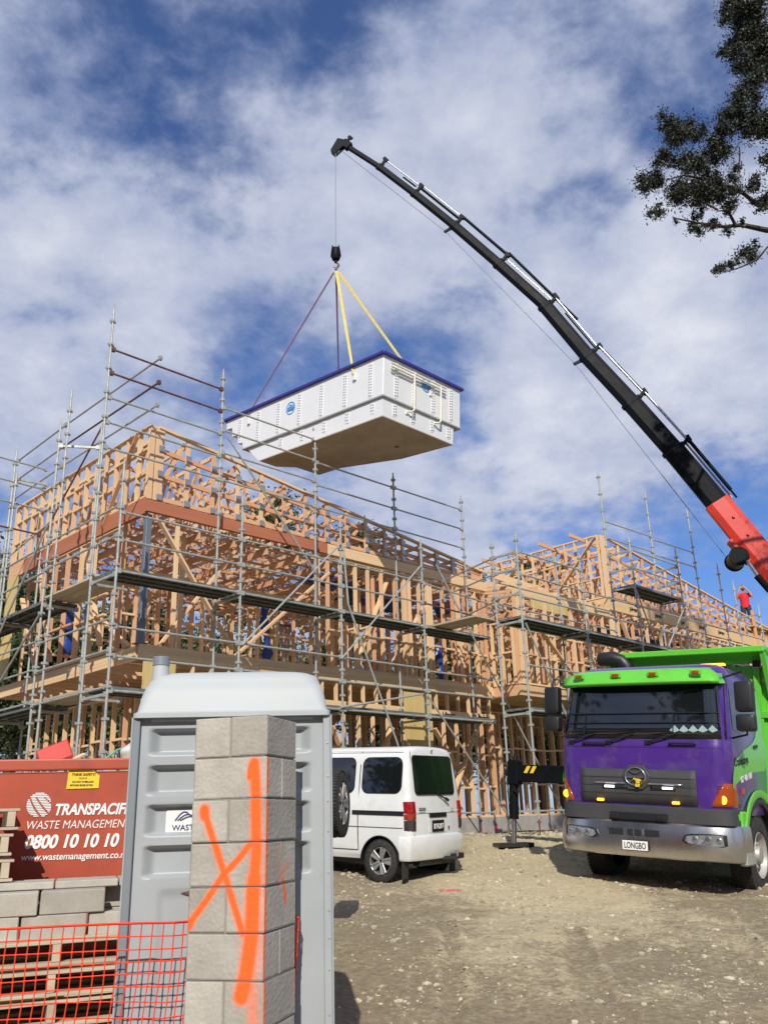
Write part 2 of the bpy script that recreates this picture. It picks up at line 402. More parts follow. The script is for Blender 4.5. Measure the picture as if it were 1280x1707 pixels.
def block_mat():
    """concrete block: grey aggregate with the sprayed orange marks from the 'spray' attribute"""
    m, n, l, b = new_mat('concrete_block')
    tc = n.new('ShaderNodeTexCoord'); oi = n.new('ShaderNodeObjectInfo')
    add = n.new('ShaderNodeVectorMath'); add.operation = 'ADD'
    sc = n.new('ShaderNodeVectorMath'); sc.operation = 'SCALE'; sc.inputs[0].default_value = (9, 7, 5)
    l.new(oi.outputs['Random'], sc.inputs['Scale']); l.new(tc.outputs['Object'], add.inputs[0]); l.new(sc.outputs[0], add.inputs[1])
    def nz(s, d, r):
        k = n.new('ShaderNodeTexNoise'); k.inputs['Scale'].default_value = s; k.inputs['Detail'].default_value = d; k.inputs['Roughness'].default_value = r
        l.new(add.outputs[0], k.inputs['Vector']); return k.outputs[0]
    big, fine = nz(6, 4, .6), nz(230, 3, .75)
    rp = n.new('ShaderNodeValToRGB'); rp.color_ramp.elements[0].position = .3; rp.color_ramp.elements[1].position = .7
    rp.color_ramp.elements[0].color = (.38, .35, .30, 1); rp.color_ramp.elements[1].color = (.50, .465, .405, 1)
    l.new(big, rp.inputs[0])
    fr = n.new('ShaderNodeMapRange'); fr.inputs['From Min'].default_value = .3; fr.inputs['From Max'].default_value = .7; fr.inputs['To Min'].default_value = .80; fr.inputs['To Max'].default_value = 1.12
    l.new(fine, fr.inputs[0])
    rv = n.new('ShaderNodeMapRange'); rv.inputs['To Min'].default_value = .82; rv.inputs['To Max'].default_value = 1.1; l.new(oi.outputs['Random'], rv.inputs[0])
    mm = mnode(n, l, 'MULTIPLY', fr.outputs[0], rv.outputs[0])
    vm = n.new('ShaderNodeVectorMath'); vm.operation = 'SCALE'; l.new(rp.outputs[0], vm.inputs[0]); l.new(mm, vm.inputs['Scale'])
    at = n.new('ShaderNodeAttribute'); at.attribute_name = 'spray'
    s2 = mnode(n, l, 'ADD', at.outputs['Fac'], mnode(n, l, 'MULTIPLY', mnode(n, l, 'SUBTRACT', fine, .5), .35))
    mr = n.new('ShaderNodeMapRange'); mr.interpolation_type = 'SMOOTHSTEP'; mr.inputs['From Min'].default_value = .12; mr.inputs['From Max'].default_value = .85
    l.new(s2, mr.inputs[0])
    mx = n.new('ShaderNodeMix'); mx.data_type = 'RGBA'; l.new(mr.outputs[0], mx.inputs[0]); l.new(vm.outputs[0], mx.inputs[6]); mx.inputs[7].default_value = (1.0, .13, .018, 1)
    l.new(mx.outputs[2], b.inputs['Base Color'])
    b.inputs['Roughness'].default_value = .92
    bp = n.new('ShaderNodeBump'); bp.inputs['Strength'].default_value = .3; bp.inputs['Distance'].default_value = .0012
    l.new(fine, bp.inputs['Height']); l.new(bp.outputs[0], b.inputs['Normal'])
    return m
M['block'] = block_mat()

def ground_mat():
    m, n, l, b = new_mat('clay_and_limestone')
    g = n.new('ShaderNodeNewGeometry')
    def nz(s, d, r, dist=0):
        k = n.new('ShaderNodeTexNoise'); k.inputs['Scale'].default_value = s; k.inputs['Detail'].default_value = d; k.inputs['Roughness'].default_value = r; k.inputs['Distortion'].default_value = dist
        l.new(g.outputs['Position'], k.inputs['Vector']); return k.outputs[0]
    big, mid, fine, spk = nz(.32, 4, .6, .4), nz(2.2, 8, .68, .3), nz(16, 6, .7), nz(60, 3, .7)
    at = n.new('ShaderNodeAttribute'); at.attribute_name = 'pale'
    mask = mnode(n, l, 'ADD', at.outputs['Fac'], mnode(n, l, 'MULTIPLY', mnode(n, l, 'SUBTRACT', mid, .5), 1.5))
    mask = mnode(n, l, 'ADD', mask, mnode(n, l, 'MULTIPLY', mnode(n, l, 'SUBTRACT', big, .5), .8))
    mask = mnode(n, l, 'ADD', mask, mnode(n, l, 'MULTIPLY', mnode(n, l, 'SUBTRACT', fine, .5), .8))
    mr = n.new('ShaderNodeMapRange'); mr.interpolation_type = 'SMOOTHSTEP'; mr.inputs['From Min'].default_value = .28; mr.inputs['From Max'].default_value = .85; l.new(mask, mr.inputs[0])
    mud = n.new('ShaderNodeValToRGB'); mud.color_ramp.elements[0].position = .3; mud.color_ramp.elements[1].position = .7
    mud.color_ramp.elements[0].color = (.185, .142, .085, 1); mud.color_ramp.elements[1].color = (.36, .295, .185, 1); l.new(fine, mud.inputs[0])
    pale = n.new('ShaderNodeValToRGB'); pale.color_ramp.elements[0].position = .3; pale.color_ramp.elements[1].position = .72
    pale.color_ramp.elements[0].color = (.40, .32, .18, 1); pale.color_ramp.elements[1].color = (.62, .53, .35, 1); l.new(fine, pale.inputs[0])
    mx = n.new('ShaderNodeMix'); mx.data_type = 'RGBA'; l.new(mr.outputs[0], mx.inputs[0]); l.new(mud.outputs[0], mx.inputs[6]); l.new(pale.outputs[0], mx.inputs[7])
    sp = n.new('ShaderNodeMapRange'); sp.inputs['From Min'].default_value = .62; sp.inputs['From Max'].default_value = .7; sp.inputs['To Max'].default_value = .55; l.new(spk, sp.inputs[0])
    m2 = n.new('ShaderNodeMix'); m2.data_type = 'RGBA'; l.new(sp.outputs[0], m2.inputs[0]); l.new(mx.outputs[2], m2.inputs[6]); m2.inputs[7].default_value = (.40, .34, .25, 1)
    l.new(m2.outputs[2], b.inputs['Base Color']); b.inputs['Roughness'].default_value = .95
    bp = n.new('ShaderNodeBump'); bp.inputs['Strength'].default_value = .9; bp.inputs['Distance'].default_value = .03
    hh = mnode(n, l, 'ADD', fine, mnode(n, l, 'MULTIPLY', spk, .5)); l.new(hh, bp.inputs['Height']); l.new(bp.outputs[0], b.inputs['Normal'])
    return m
M['ground'] = ground_mat()
def stone_mat():
    m, n, l, b = new_mat('limestone'); g = n.new('ShaderNodeNewGeometry')
    rp = n.new('ShaderNodeValToRGB'); rp.color_ramp.elements[0].color = (.26, .22, .15, 1); rp.color_ramp.elements[1].color = (.54, .48, .36, 1)
    l.new(g.outputs['Random Per Island'], rp.inputs[0])
    nz = n.new('ShaderNodeTexNoise'); nz.inputs['Scale'].default_value = 30; l.new(g.outputs['Position'], nz.inputs['Vector'])
    mx = n.new('ShaderNodeMix'); mx.data_type = 'RGBA'; mx.blend_type = 'MULTIPLY'; mx.inputs[0].default_value = .5; l.new(rp.outputs[0], mx.inputs[6]); l.new(nz.outputs[1], mx.inputs[7])
    l.new(rp.outputs[0], b.inputs['Base Color']); b.inputs['Roughness'].default_value = .9
    return m
M['stone'] = stone_mat()
# ------------------------------------------------------------------ ground
def gz(x, y):
    t = min(max((y - 6.5) / 11.5, 0), 1)
    z = 0.105 * 11.5 * (t if t > .12 else t * t / .24 + t / 2)   # eased start
    f = min(1, max(0, (y - 3) / 6)) * (1 - min(1, max(0, (y - 24) / 10)))
    return z - 0.015 * (max(-15, min(x, 20)) - 1) * f

def rut(x, y):
    p = Vector((x, y, 0))
    h = noise.fractal(p * .55, 1.0, 2.0, 4) * .05 + noise.fractal(p * 3.1, 1.0, 2.0, 3) * .016
    return h - track(x, y) * .045 + track_lip(x, y) * .02

TRACKS = ((1.05, .22, .15), (2.95, .24, .15), (.35, .02, .10), (1.75, .04, .10), (4.6, -.10, .13))
def _tk(x, y):
    best = 9
    for x0, k, w in TRACKS:
        d = abs(x - (x0 + k * (y - 6) + .12 * math.sin(y * .7 + x0 * 3))) / w
        best = min(best, d)
    return best
def track(x, y):
    if not (4.5 < y < 12): return 0
    d = _tk(x, y); f = smooth_(4.5, 6, y) * (1 - smooth_(10, 12, y)) * (.5 + .5 * noise.noise(Vector((x * .6, y * .6, 3))))
    return f * max(0, 1 - d ** 4) * (.8 + .2 * math.sin(y * 40)) if d < 1 else 0
def track_lip(x, y):
    if not (4.5 < y < 12): return 0
    d = _tk(x, y); return math.exp(-((d - 1.25) / .3) ** 2) * smooth_(4.5, 6, y) * (1 - smooth_(10, 12, y)) if d < 2.5 else 0
def smooth_(a, b, x):
    t = max(0, min(1, (x - a) / (b - a))); return t * t * (3 - 2 * t)

def build_ground():
    def axis(lo, a, b, hi, step, k):
        mid = list(np.arange(a, b + 1e-6, step)); left = []; right = []; s = step; x = a
        while x > lo: s *= k; x -= s; left.append(x)
        s = step; x = b
        while x < hi: s *= k; x += s; right.append(x)
        return np.array(left[::-1] + mid + right)
    xs = axis(-900, -4, 9, 900, .06, 1.13); ys = axis(-700, 5, 22, 1500, .07, 1.13)
    nx, ny = len(xs), len(ys); vs = []; pale = []
    for y in ys:
        for x in xs:
            near = -12 < x < 25 and -5 < y < 30
            z = gz(x, y) + (rut(x, y) if near else 0)
            vs.append((x, y, z))
            p = 0.0
            p += 1.15 * math.exp(-(((x - 1.9) / 1.7) ** 2 + ((y - 13.2) / 3.3) ** 2))
            p += .9 * math.exp(-(((x - 3.2) / 3.2) ** 2 + ((y - 18.6) / 2.6) ** 2))
            p += .45 * math.exp(-(((x - 1.0) / .8) ** 2 + ((y - 9.3) / 1.6) ** 2))
            p += .30 * math.exp(-(((x - 1.6) / 1.2) ** 2 + ((y - 8.0) / .35) ** 2))
            pale.append(p * .85 + (.12 + .25 * noise.noise(Vector((x * .5, y * .5, 1)))  - .35 * track(x, y) + .2 * track_lip(x, y) if near else 0))
    fs = [(j * nx + i, j * nx + i + 1, (j + 1) * nx + i + 1, (j + 1) * nx + i) for j in range(ny - 1) for i in range(nx - 1)]
    me = bpy.data.meshes.new('ground'); me.from_pydata(vs, [], fs)
    me.polygons.foreach_set('use_smooth', [True] * len(me.polygons))
    a = me.attributes.new('pale', 'FLOAT', 'POINT'); a.data.foreach_set('value', pale)
    me.materials.append(M['ground'])
    o = bpy.data.objects.new('ground', me); COL.objects.link(o); tag(o, kind='structure')
build_ground()

def ico():
    bm = bmesh.new(); bmesh.ops.create_icosphere(bm, subdivisions=1, radius=1)
    v = [tuple(x.co) for x in bm.verts]; f = [tuple(y.index for y in x.verts) for x in bm.faces]; bm.free(); return v, f
ICO_V, ICO_F = ico()
def stones():
    mb = MB(); rnd = random.Random(3)
    def one(x, y, s):
        z = gz(x, y) + rut(x, y); a = rnd.random() * 6.28; ca, sa = math.cos(a), math.sin(a)
        sx, sy, sz = s * rnd.uniform(.8, 1.5), s * rnd.uniform(.6, 1), s * rnd.uniform(.35, .7)
        vs = []
        for v in ICO_V:
            k = rnd.uniform(.75, 1.15); px, py, pz = v[0] * sx * k, v[1] * sy * k, v[2] * sz * k
            vs.append((x + px * ca - py * sa, y + px * sa + py * ca, z + pz + sz * .15))
        mb.quad_mesh(vs, ICO_F)
    n = 0
    while n < 9500:
        x = rnd.uniform(-.8, 8.5); y = 5.6 + 16 * rnd.random() ** 1.3
        d = noise.noise(Vector((x * .9, y * .9, 5))) + noise.noise(Vector((x * 2.6, y * 2.6, 9))) * .6
        if rnd.random() > .35 + d * 1.0: continue
        s = .006 + .016 * rnd.random() ** 2
        if rnd.random() < .13: s = rnd.uniform(.016, .045)
        if y > 11: s *= 1.15
        if y > 17: s *= 1.5
        one(x, y, s); n += 1
    for (x, y, s) in ((.02, 7.15, .05), (-.1, 6.9, .035), (.12, 7.0, .028), (1.62, 8.0, .045), (2.05, 7.0, .03), (.25, 8.6, .045), (.35, 8.75, .035), (1.1, 9.5, .05), (-.25, 10.6, .05), (.1, 10.2, .045), (2.2, 7.3, .028), (1.5, 6.4, .03), (.45, 6.5, .03)):
        one(x, y, s)
    for i in range(260):     # rubble along the slab and beside the jack pad
        u = rnd.uniform(8, 15); v = rnd.uniform(-1.8, 1.0); p = W(u, v, 0); one(p.x, p.y, rnd.uniform(.02, .07))
    tag(mb.build('gravel', M['stone'], fix=False), 'pale limestone rubble scattered over the brown clay yard', 'gravel', kind='stuff')

A0 = Vector((-4.71, 14.66, 0)); UU = Vector((.70711, .70711, 0)); VV = Vector((-.70711, .70711, 0)); ZZ = Vector((0, 0, 1))
def W(u, v, z): return A0 + UU * u + VV * v + ZZ * z
stones()

# ------------------------------------------------------------------ timber framing
def unit_box(mat):
    me = MB().box((0, 0, 0), (1, 1, 1)).mesh('timber', mat); return me
UB = {}
def timber(name, a, b, w, h, mat, root, upv=ZZ):
    """a, b are (u, v, z); w across, h along upv"""
    a, b = W(*a), W(*b); d = b - a; l = d.length; x = d / l
    z = Vector(upv); z = z - x * z.dot(x)
    if z.length < 1e-3: z = UU - x * UU.dot(x)
    z.normalize(); y = z.cross(x)
    mt = Matrix((x * l, y * w, z * h)).transposed().to_4x4(); mt.translation = (a + b) / 2 - root.location
    if mat not in UB: UB[mat] = unit_box(M[mat])
    return inst(name, UB[mat], root, mt)

jr = random.Random(11)
def stud_wall(root, p, q, z0, z1, sp=.45, nogs=(.5,), mats=('pine', 'pine_pink'), skip=(), ztop=None, plates=True, dbl=False):
    (u0, v0), (u1, v1) = p, q
    d = Vector((u1 - u0, v1 - v0)); l = d.length; d /= l
    ac = (UU * -d.y + VV * d.x)                # across the wall
    n = max(1, round(l / sp)); ps = []
    mt = lambda: mats[0] if jr.random() < .7 else mats[1]
    for i in range(n + 1):
        s = l * i / n + (jr.uniform(-.03, .03) if 0 < i < n else (0.025 if i == 0 else -.025))
        ps.append(s)
        if any(a <= s <= b for a, b in skip): continue
        zt = z1 if ztop is None else ztop(s)
        u, v = u0 + d.x * s, v0 + d.y * s
        timber('stud', (u, v, z0 + .045), (u, v, zt - .045), .048, .096, mt(), root, ac)
    for k in nogs:
        for i in range(n):
            s0, s1 = ps[i], ps[i + 1]
            if any(a <= (s0 + s1) / 2 <= b for a, b in skip): continue
            zt = z1 if ztop is None else (ztop(s0) + ztop(s1)) / 2
            z = z0 + (zt - z0) * k + jr.choice((-.025, .025, 0)) 
            a = s0 + .025; b = s1 - .025
            timber('nogging', (u0 + d.x * a, v0 + d.y * a, z), (u0 + d.x * b, v0 + d.y * b, z), .09, .046, mt(), root)
    if plates:
        e0, e1 = z1 if ztop is None else ztop(0), z1 if ztop is None else ztop(l)
        timber('top_plate', (u0, v0, e0 - .0225), (u1, v1, e1 - .0225), .094, .045, mats[0], root)
        timber('bottom_plate', (u0, v0, z0 + .0225), (u1, v1, z0 + .0225), .094, .045, mats[0], root)

ZG, ZF, ZB, ZC = 1.56, 4.87, 7.50, 7.77
def truss(root, u, va, vb, zb, zt, mats=('pine', 'pine_pink')):
    """parallel chord roof truss running back from the facade"""
    t = MB().bar(W(u, va, zb + .045), W(u, vb, zb + .045), .045, .09)
    t.bar(W(u, va, zt - .045), W(u, vb, zt - .045), .045, .09)
    o = bpy.data.objects.new('truss', t.mesh('truss', M[mats[0]])); COL.objects.link(o); o.parent = root; o.location = -root.location
    n = max(3, round((vb - va) / 1.1)); w = MB()
    for i in range(n):
        a = va + .12 + (vb - va - .24) * i / n; b = va + .12 + (vb - va - .24) * (i + 1) / n
        w.bar(W(u, a, zb + .09), W(u, (a + b) / 2, zt - .09), .044, .07); w.bar(W(u, (a + b) / 2, zt - .09), W(u, b, zb + .09), .044, .07)
    wo = bpy.data.objects.new('truss_web', w.mesh('truss_web', M[mats[1]])); COL.objects.link(wo); wo.parent = o

PL = MB().box((0, 0, 0), (.13, .012, .12)).mesh('nail_plate', M['plate'])
ROTUV = Matrix((UU, VV, ZZ)).transposed().to_4x4()
def nail_plate(root, u, v, z):
    mt = ROTUV.copy(); mt.translation = W(u, v, z) - root.location; inst('nail_plate', PL, root, mt)

def parapet_front(root, u0, u1, v, zb, ztf, sp):
    """tapered truss parapet seen from the yard"""
    n = round((u1 - u0) / sp)
    for i in range(n + 1):
        u = u0 + .05 + (u1 - u0 - .1) * i / n; zt = ztf(u)
        timber('stud', (u, v, zb), (u, v, zt - .05), .09, .045, jr.choice(('pine', 'pine', 'pine_pink')), root, VV)
        h = zt - zb
        for k in (.36, .70):
            nail_plate(root, u, v - .056, zb + h * k)
        nail_plate(root, u, v - .056, zb + .07)
    for k0 in (.36, .70):
        timber('chord', (u0, v + .05, zb + (ztf(u0) - zb) * k0), (u1, v + .05, zb + (ztf(u1) - zb) * k0), .045, .09, 'pine_pink', root)
    timber('top_plate', (u0 - .02, v, ztf(u0) - .02), (u1, v, ztf(u1) - .02), .10, .05, 'pine', root)
    timber('chord', (u0, v, zb + .045), (u1, v, zb + .045), .044, .085, 'pine_pink', root)
    for i in range(0, n, 2):
        u = u0 + (u1 - u0) * i / n; ub = u + (u1 - u0) / n
        timber('truss_web', (u, v + .08, zb + .1), (ub, v + .08, ztf(ub) - .1), .04, .07, 'pine_pink', root)

def crumpled(root, name, u, v, z, lu, lv, mat, amp=.12, seed=1):
    n = 12; vs = []; fs = []
    for j in range(n + 1):
        for i in range(n + 1):
            a = u + lu * (i / n - .5); b = v + lv * (j / n - .5)
            h = noise.fractal(Vector((a * 2.3, b * 2.3, seed)), 1, 2, 4) * amp
            vs.append(W(a + h * .3, b, z + h) - root.location)
    for j in range(n):
        for i in range(n):
            k = j * (n + 1) + i; fs.append((k, k + 1, k + n + 2, k + n + 1))
    mb = MB(); mb.quad_mesh(vs, fs); return mb.build(name, mat, root, smooth=60)

def netting(root, u0, u1, v0, v1, z, sp=.15):
    """wire netting laid over the purlins"""
    vs = []; fs = []
    def strip(a, b, w=.006):
        a, b = W(*a), W(*b); d = (b - a).normalized(); s = Vector((-d.y, d.x, 0)) * w / 2; k = len(vs)
        vs.extend([a - s, a + s, b + s, b - s, a + ZZ * .005, b + ZZ * .005]); fs.extend([(k, k + 1, k + 2, k + 3), (k, k + 3, k + 5, k + 4), (k + 1, k + 4, k + 5, k + 2)])
    s = u0 - (v1 - v0)
    def sag(u, v): return z + .03 * math.sin(u * 3.1) * math.sin(v * 2.3)
    while s < u1:
        a0, b0 = max(s, u0), v0 + max(0, u0 - s); a1, b1 = min(s + (v1 - v0), u1), v0 + min(v1 - v0, u1 - s)
        m = 5
        for k in range(m):
            f0, f1 = k / m, (k + 1) / m
            p = (a0 + (a1 - a0) * f0, b0 + (b1 - b0) * f0); q = (a0 + (a1 - a0) * f1, b0 + (b1 - b0) * f1)
            strip((*p, sag(*p)), (*q, sag(*q)))
            p2 = (p[0], v0 + v1 - p[1]); q2 = (q[0], v0 + v1 - q[1])
            strip((*p2, sag(*p2)), (*q2, sag(*q2)))
        s += sp
    mb = MB(); mb.quad_mesh([v - root.location for v in vs], fs); o = mb.build('wire_netting', M['wire'], root, fix=False); tag(o, kind='stuff')

def lvl_print(root, u, v, z, s='J-frame'):
    mt = Matrix((UU, ZZ, -VV)).transposed().to_4x4(); mt.translation = W(u, v, z) - root.location
    text(s, .17, M['ink'], root, mt, bold=.008)

def house_main():
    root = empty('timber_house_frame', W(1.2, 1.2, 1.2), 'larger timber house frame with red corner beam and grey steel post behind the toilet', 'house frame')
    def slab(u0, u1, v0, v1, r):
        mb = MB(); pts = [W(u0, v0, 0), W(u1, v0, 0), W(u1, v1, 0), W(u0, v1, 0)]
        mb.loft([[p - r.location + ZZ * .95 for p in pts], [p - r.location + ZZ * ZG for p in pts]]); mb.build('slab', M['conc'], r, bevel=.006)
    slab(1.25, 11.8, 1.2, 7.8, root)
    zt = lambda s: 9.45 - .127 * s
    # ground storey
    stud_wall(root, (2.0, 1.26), (11.75, 1.26), ZG, 3.95, .5, (.3, .65), skip=((6.4, 7.3),))
    stud_wall(root, (2.05, 1.3), (2.05, 7.7), ZG, 4.2, .45, (.33, .66))
    stud_wall(root, (2.0, 7.7), (11.7, 7.7), ZG, 4.4, .6, (.4, .7))
    stud_wall(root, (5.2, 1.4), (5.2, 7.6), ZG, 4.4, .6, (.5,))
    stud_wall(root, (8.2, 3.2), (8.2, 7.6), ZG, 4.4, .6, (.5,))
    stud_wall(root, (2.1, 4.2), (11.7, 4.2), ZG, 4.4, .6, (.5,))
    stud_wall(root, (11.74, 1.35), (11.74, 7.6), ZG, 4.4, .45, (.3, .65))
    timber('beam', (2.0, 1.22, 4.04), (11.8, 1.22, 4.04), .07, .19, 'lvl', root)
    lvl_print(root, 9.7, 1.18, 3.98); lvl_print(root, 11.0, 1.18, 3.98)
    for i in range(24):
        u = 2.0 + i * .42
        if 8.3 < u < 9.3: continue
        timber('stud', (u, 1.26, 4.14), (u, 1.26, 4.56), .048, .09, 'pine', root, VV)
    timber('beam', (1.2, 1.22, 4.72), (11.8, 1.22, 4.72), .06, .30, 'pine', root)
    timber('beam', (4.0, 1.175, 4.655), (11.7, 1.175, 4.655), .03, .15, 'lvl', root)
    timber('beam', (1.2, 1.3, 4.70), (1.2, 8.0, 4.70), .06, .27, 'pine', root)
    # floor joists and sheet
    for i in range(15):
        v = 1.55 + i * .44
        timber('joist', (1.24, v, 4.68), (6.6, v, 4.68), .045, .24, 'pine', root)
    for i in range(11):
        v = 1.55 + i * .62
        timber('joist', (6.65, v, 4.68), (11.75, v, 4.68), .045, .24, 'pine', root)
    timber('floor_sheet', (2.4, 4.6, 4.83), (11.75, 4.6, 4.83), 6.2, .02, 'ply', root)
    for (u0, u1, z0, z1, v) in ((1.3, 2.0, ZG, 4.55, 1.2), (8.33, 9.32, ZG, 4.5, 1.19)):
        um = (u0 + u1) / 2
        timber('plywood_panel', (um, v, z0), (um, v, z1), u1 - u0, .015, 'ply', root, VV)
    for (a, b) in (((6.7, 1.1, 1.7), (7.8, 1.1, 3.6)), ((9.5, 1.1, 1.6), (10.9, 1.1, 3.7)), ((9.6, 1.4, 3.7), (10.9, 1.4, 2.2)), ((6.2, 1.4, 3.6), (7.2, 1.4, 1.8))):
        timber('brace', a, b, .045, .14, 'pine', root, VV)
    # upper storey
    mt = ROTUV.copy(); mt.translation = W(1.27, 1.3, ZF + 1.3) - root.location
    MB().box((0, 0, .02), (.12, .12, 2.62)).box((0, 0, -1.28), (.24, .24, .02)).build('steel_post', M['steel_post'], root, bevel=.006, M=mt)
    timber('beam', (1.15, 1.2, 7.65), (5.9, 1.2, 7.65), .09, .24, 'lvl_red', root)
    timber('beam', (5.9, 1.2, 7.65), (11.8, 1.2, 7.65), .09, .25, 'pine', root)
    timber('beam', (1.19, 1.25, 7.675), (1.19, 7.0, 7.675), .09, .35, 'lvl_red', root)
    timber('beam', (1.19, 7.0, 7.675), (1.19, 7.85, 7.675), .09, .35, 'pine_pink', root)
    stud_wall(root, (5.95, 1.26), (11.75, 1.26), ZF, ZB, .45, (.33,))
    for (u, w_) in ((8.52, .10), (8.70, .09), (9.4, .10), (10.6, .12), (5.65, .1)):
        timber('stud', (u, 1.25, ZF + .05), (u, 1.25, ZB), w_, .09, 'pine', root, VV)
    for u in (1.95, 2.35): timber('stud', (u, 1.7 if u > 2 else 1.3, ZF), (u, 1.7 if u > 2 else 1.3, ZB), .09, .045, 'pine', root, VV)
    for a, b in (((1.5, 1.25, 7.4), (3.35, 1.25, 5.0)), ((3.9, 1.9, 7.5), (2.0, 1.9, 5.0)), ((6.0, 1.2, 7.1), (4.4, 3.1, 5.0)), ((9.5, 1.34, 7.0), (8.0, 1.34, 5.0)), ((6.9, 1.34, 5.0), (8.0, 1.34, 7.2))):
        timber('brace', a, b, .045, .12, 'pine', root, VV)
    stud_wall(root, (1.7, 3.4), (11.7, 3.4), ZF, 7.0, .55, (.5,), skip=((2.2, 3.4), (6, 7)))
    stud_wall(root, (1.6, 7.7), (11.7, 7.7), ZF, ZB, .6, (.33, .66))
    stud_wall(root, (4.0, 3.4), (4.0, 7.6), ZF, 7.1, .5, (.5,))
    stud_wall(root, (7.6, 1.4), (7.6, 7.6), ZF, 7.3, .5, (.5,), skip=((2.4, 3.2),))
    stud_wall(root, (11.75, 1.4), (11.75, 7.6), ZF, ZB, .5, (.33, .66))
    stud_wall(root, (1.22, 2.1), (1.22, 5.9), ZF, ZB, .62, (.33, .5), skip=((.1, .9),))
    stud_wall(root, (1.9, 5.4), (11.7, 5.4), ZF, 7.1, .6, (.4,))
    timber('plywood_panel', (1.15, 7.55, 5.0), (1.15, 7.55, 7.5), .62, .02, 'ply', root, UU)
    for a, b in (((1.25, 5.9, 5.0), (1.25, 7.1, 6.9)), ((1.25, 3.9, 7.4), (1.25, 2.9, 5.1)), ((1.25, 6.2, 7.4), (1.25, 5.2, 5.1)), ((1.5, 2.2, 5.0), (1.5, 4.4, 6.4))):
        timber('brace', a, b, .045, .11, 'pine', root, UU)
    # left parapet wall
    stud_wall(root, (1.2, 1.25), (1.2, 7.82), 7.85, 9.45, .47, (.36, .68), mats=('pine', 'pine'))
    timber('stud', (1.2, 7.80, 7.8), (1.2, 7.80, 9.4), .16, .09, 'pine', root, UU)
    for s in (0, .12, .22): timber('stud', (1.2 + s, 1.2, 7.8), (1.2 + s, 1.2, 9.42), .05, .09, 'pine', root, UU)
    timber('brace', (1.13, 1.7, 9.4), (1.13, 2.95, 7.6), .03, .09, 'pine_pink', root, UU)
    parapet_front(root, 1.35, 11.75, 1.2, 7.80, lambda u: 9.45 - .127 * (u - 1.2), .645)
    for i in range(17):
        u = 1.35 + .05 + 10.3 * i / 16; z1 = 9.45 - .127 * (u - 1.2) - .06
        truss(root, u + .05, 1.28, 7.7, 7.80, z1)
    for v in (3.2, 5.4): timber('chord', (1.3, v, 9.30), (11.7, v, 8.0), .045, .09, 'pine_pink', root)
    for i in range(12): timber('purlin', (1.3, 1.5 + i * .54, 7.42), (11.7, 1.5 + i * .54, 7.42), .045, .045, 'pine_pink', root)
    for i in range(12): timber('rafter', (1.6 + i * .88, 1.3, 7.30), (1.6 + i * .88, 7.7, 7.30), .045, .14, 'pine_pink', root)
    netting(root, 1.3, 11.7, 1.3, 7.7, 7.48)
    for (u, v, z, a, b, s) in ((7.0, 2.2, 7.2, 1.8, .7, 1), (9.2, 3.0, 7.15, 2.4, .8, 2), (10.7, 2.0, 7.05, 1.2, .6, 3), (4.6, 4.8, 7.1, 1.4, .6, 4)):
        crumpled(root, 'blue_underlay', u, v, z, a, b, M['blue_wrap'], .25, s)
    for (u, v, z0, z1) in ((1.35, 4.7, 5.2, 6.6), (6.2, 3.9, 5.4, 6.8), (10.1, 1.5, 4.9, 5.9)):
        n = 7; mb = MB(); rings = []
        for k in range(n):
            rr = .10 + .06 * math.sin(k * 2.1) + .03 * jr.random()
            c = W(u + .05 * math.sin(k), v, z0 + (z1 - z0) * k / (n - 1)) - root.location
            rings.append([c + UU * rr * math.cos(t * 6.283 / 9) * (1 + .3 * math.sin(t * 2.3 + k)) + VV * rr * .5 * math.sin(t * 6.283 / 9) for t in range(9)])
        mb.loft(rings).build('blue_underlay', M['blue_wrap'], root, smooth=50)
    return root

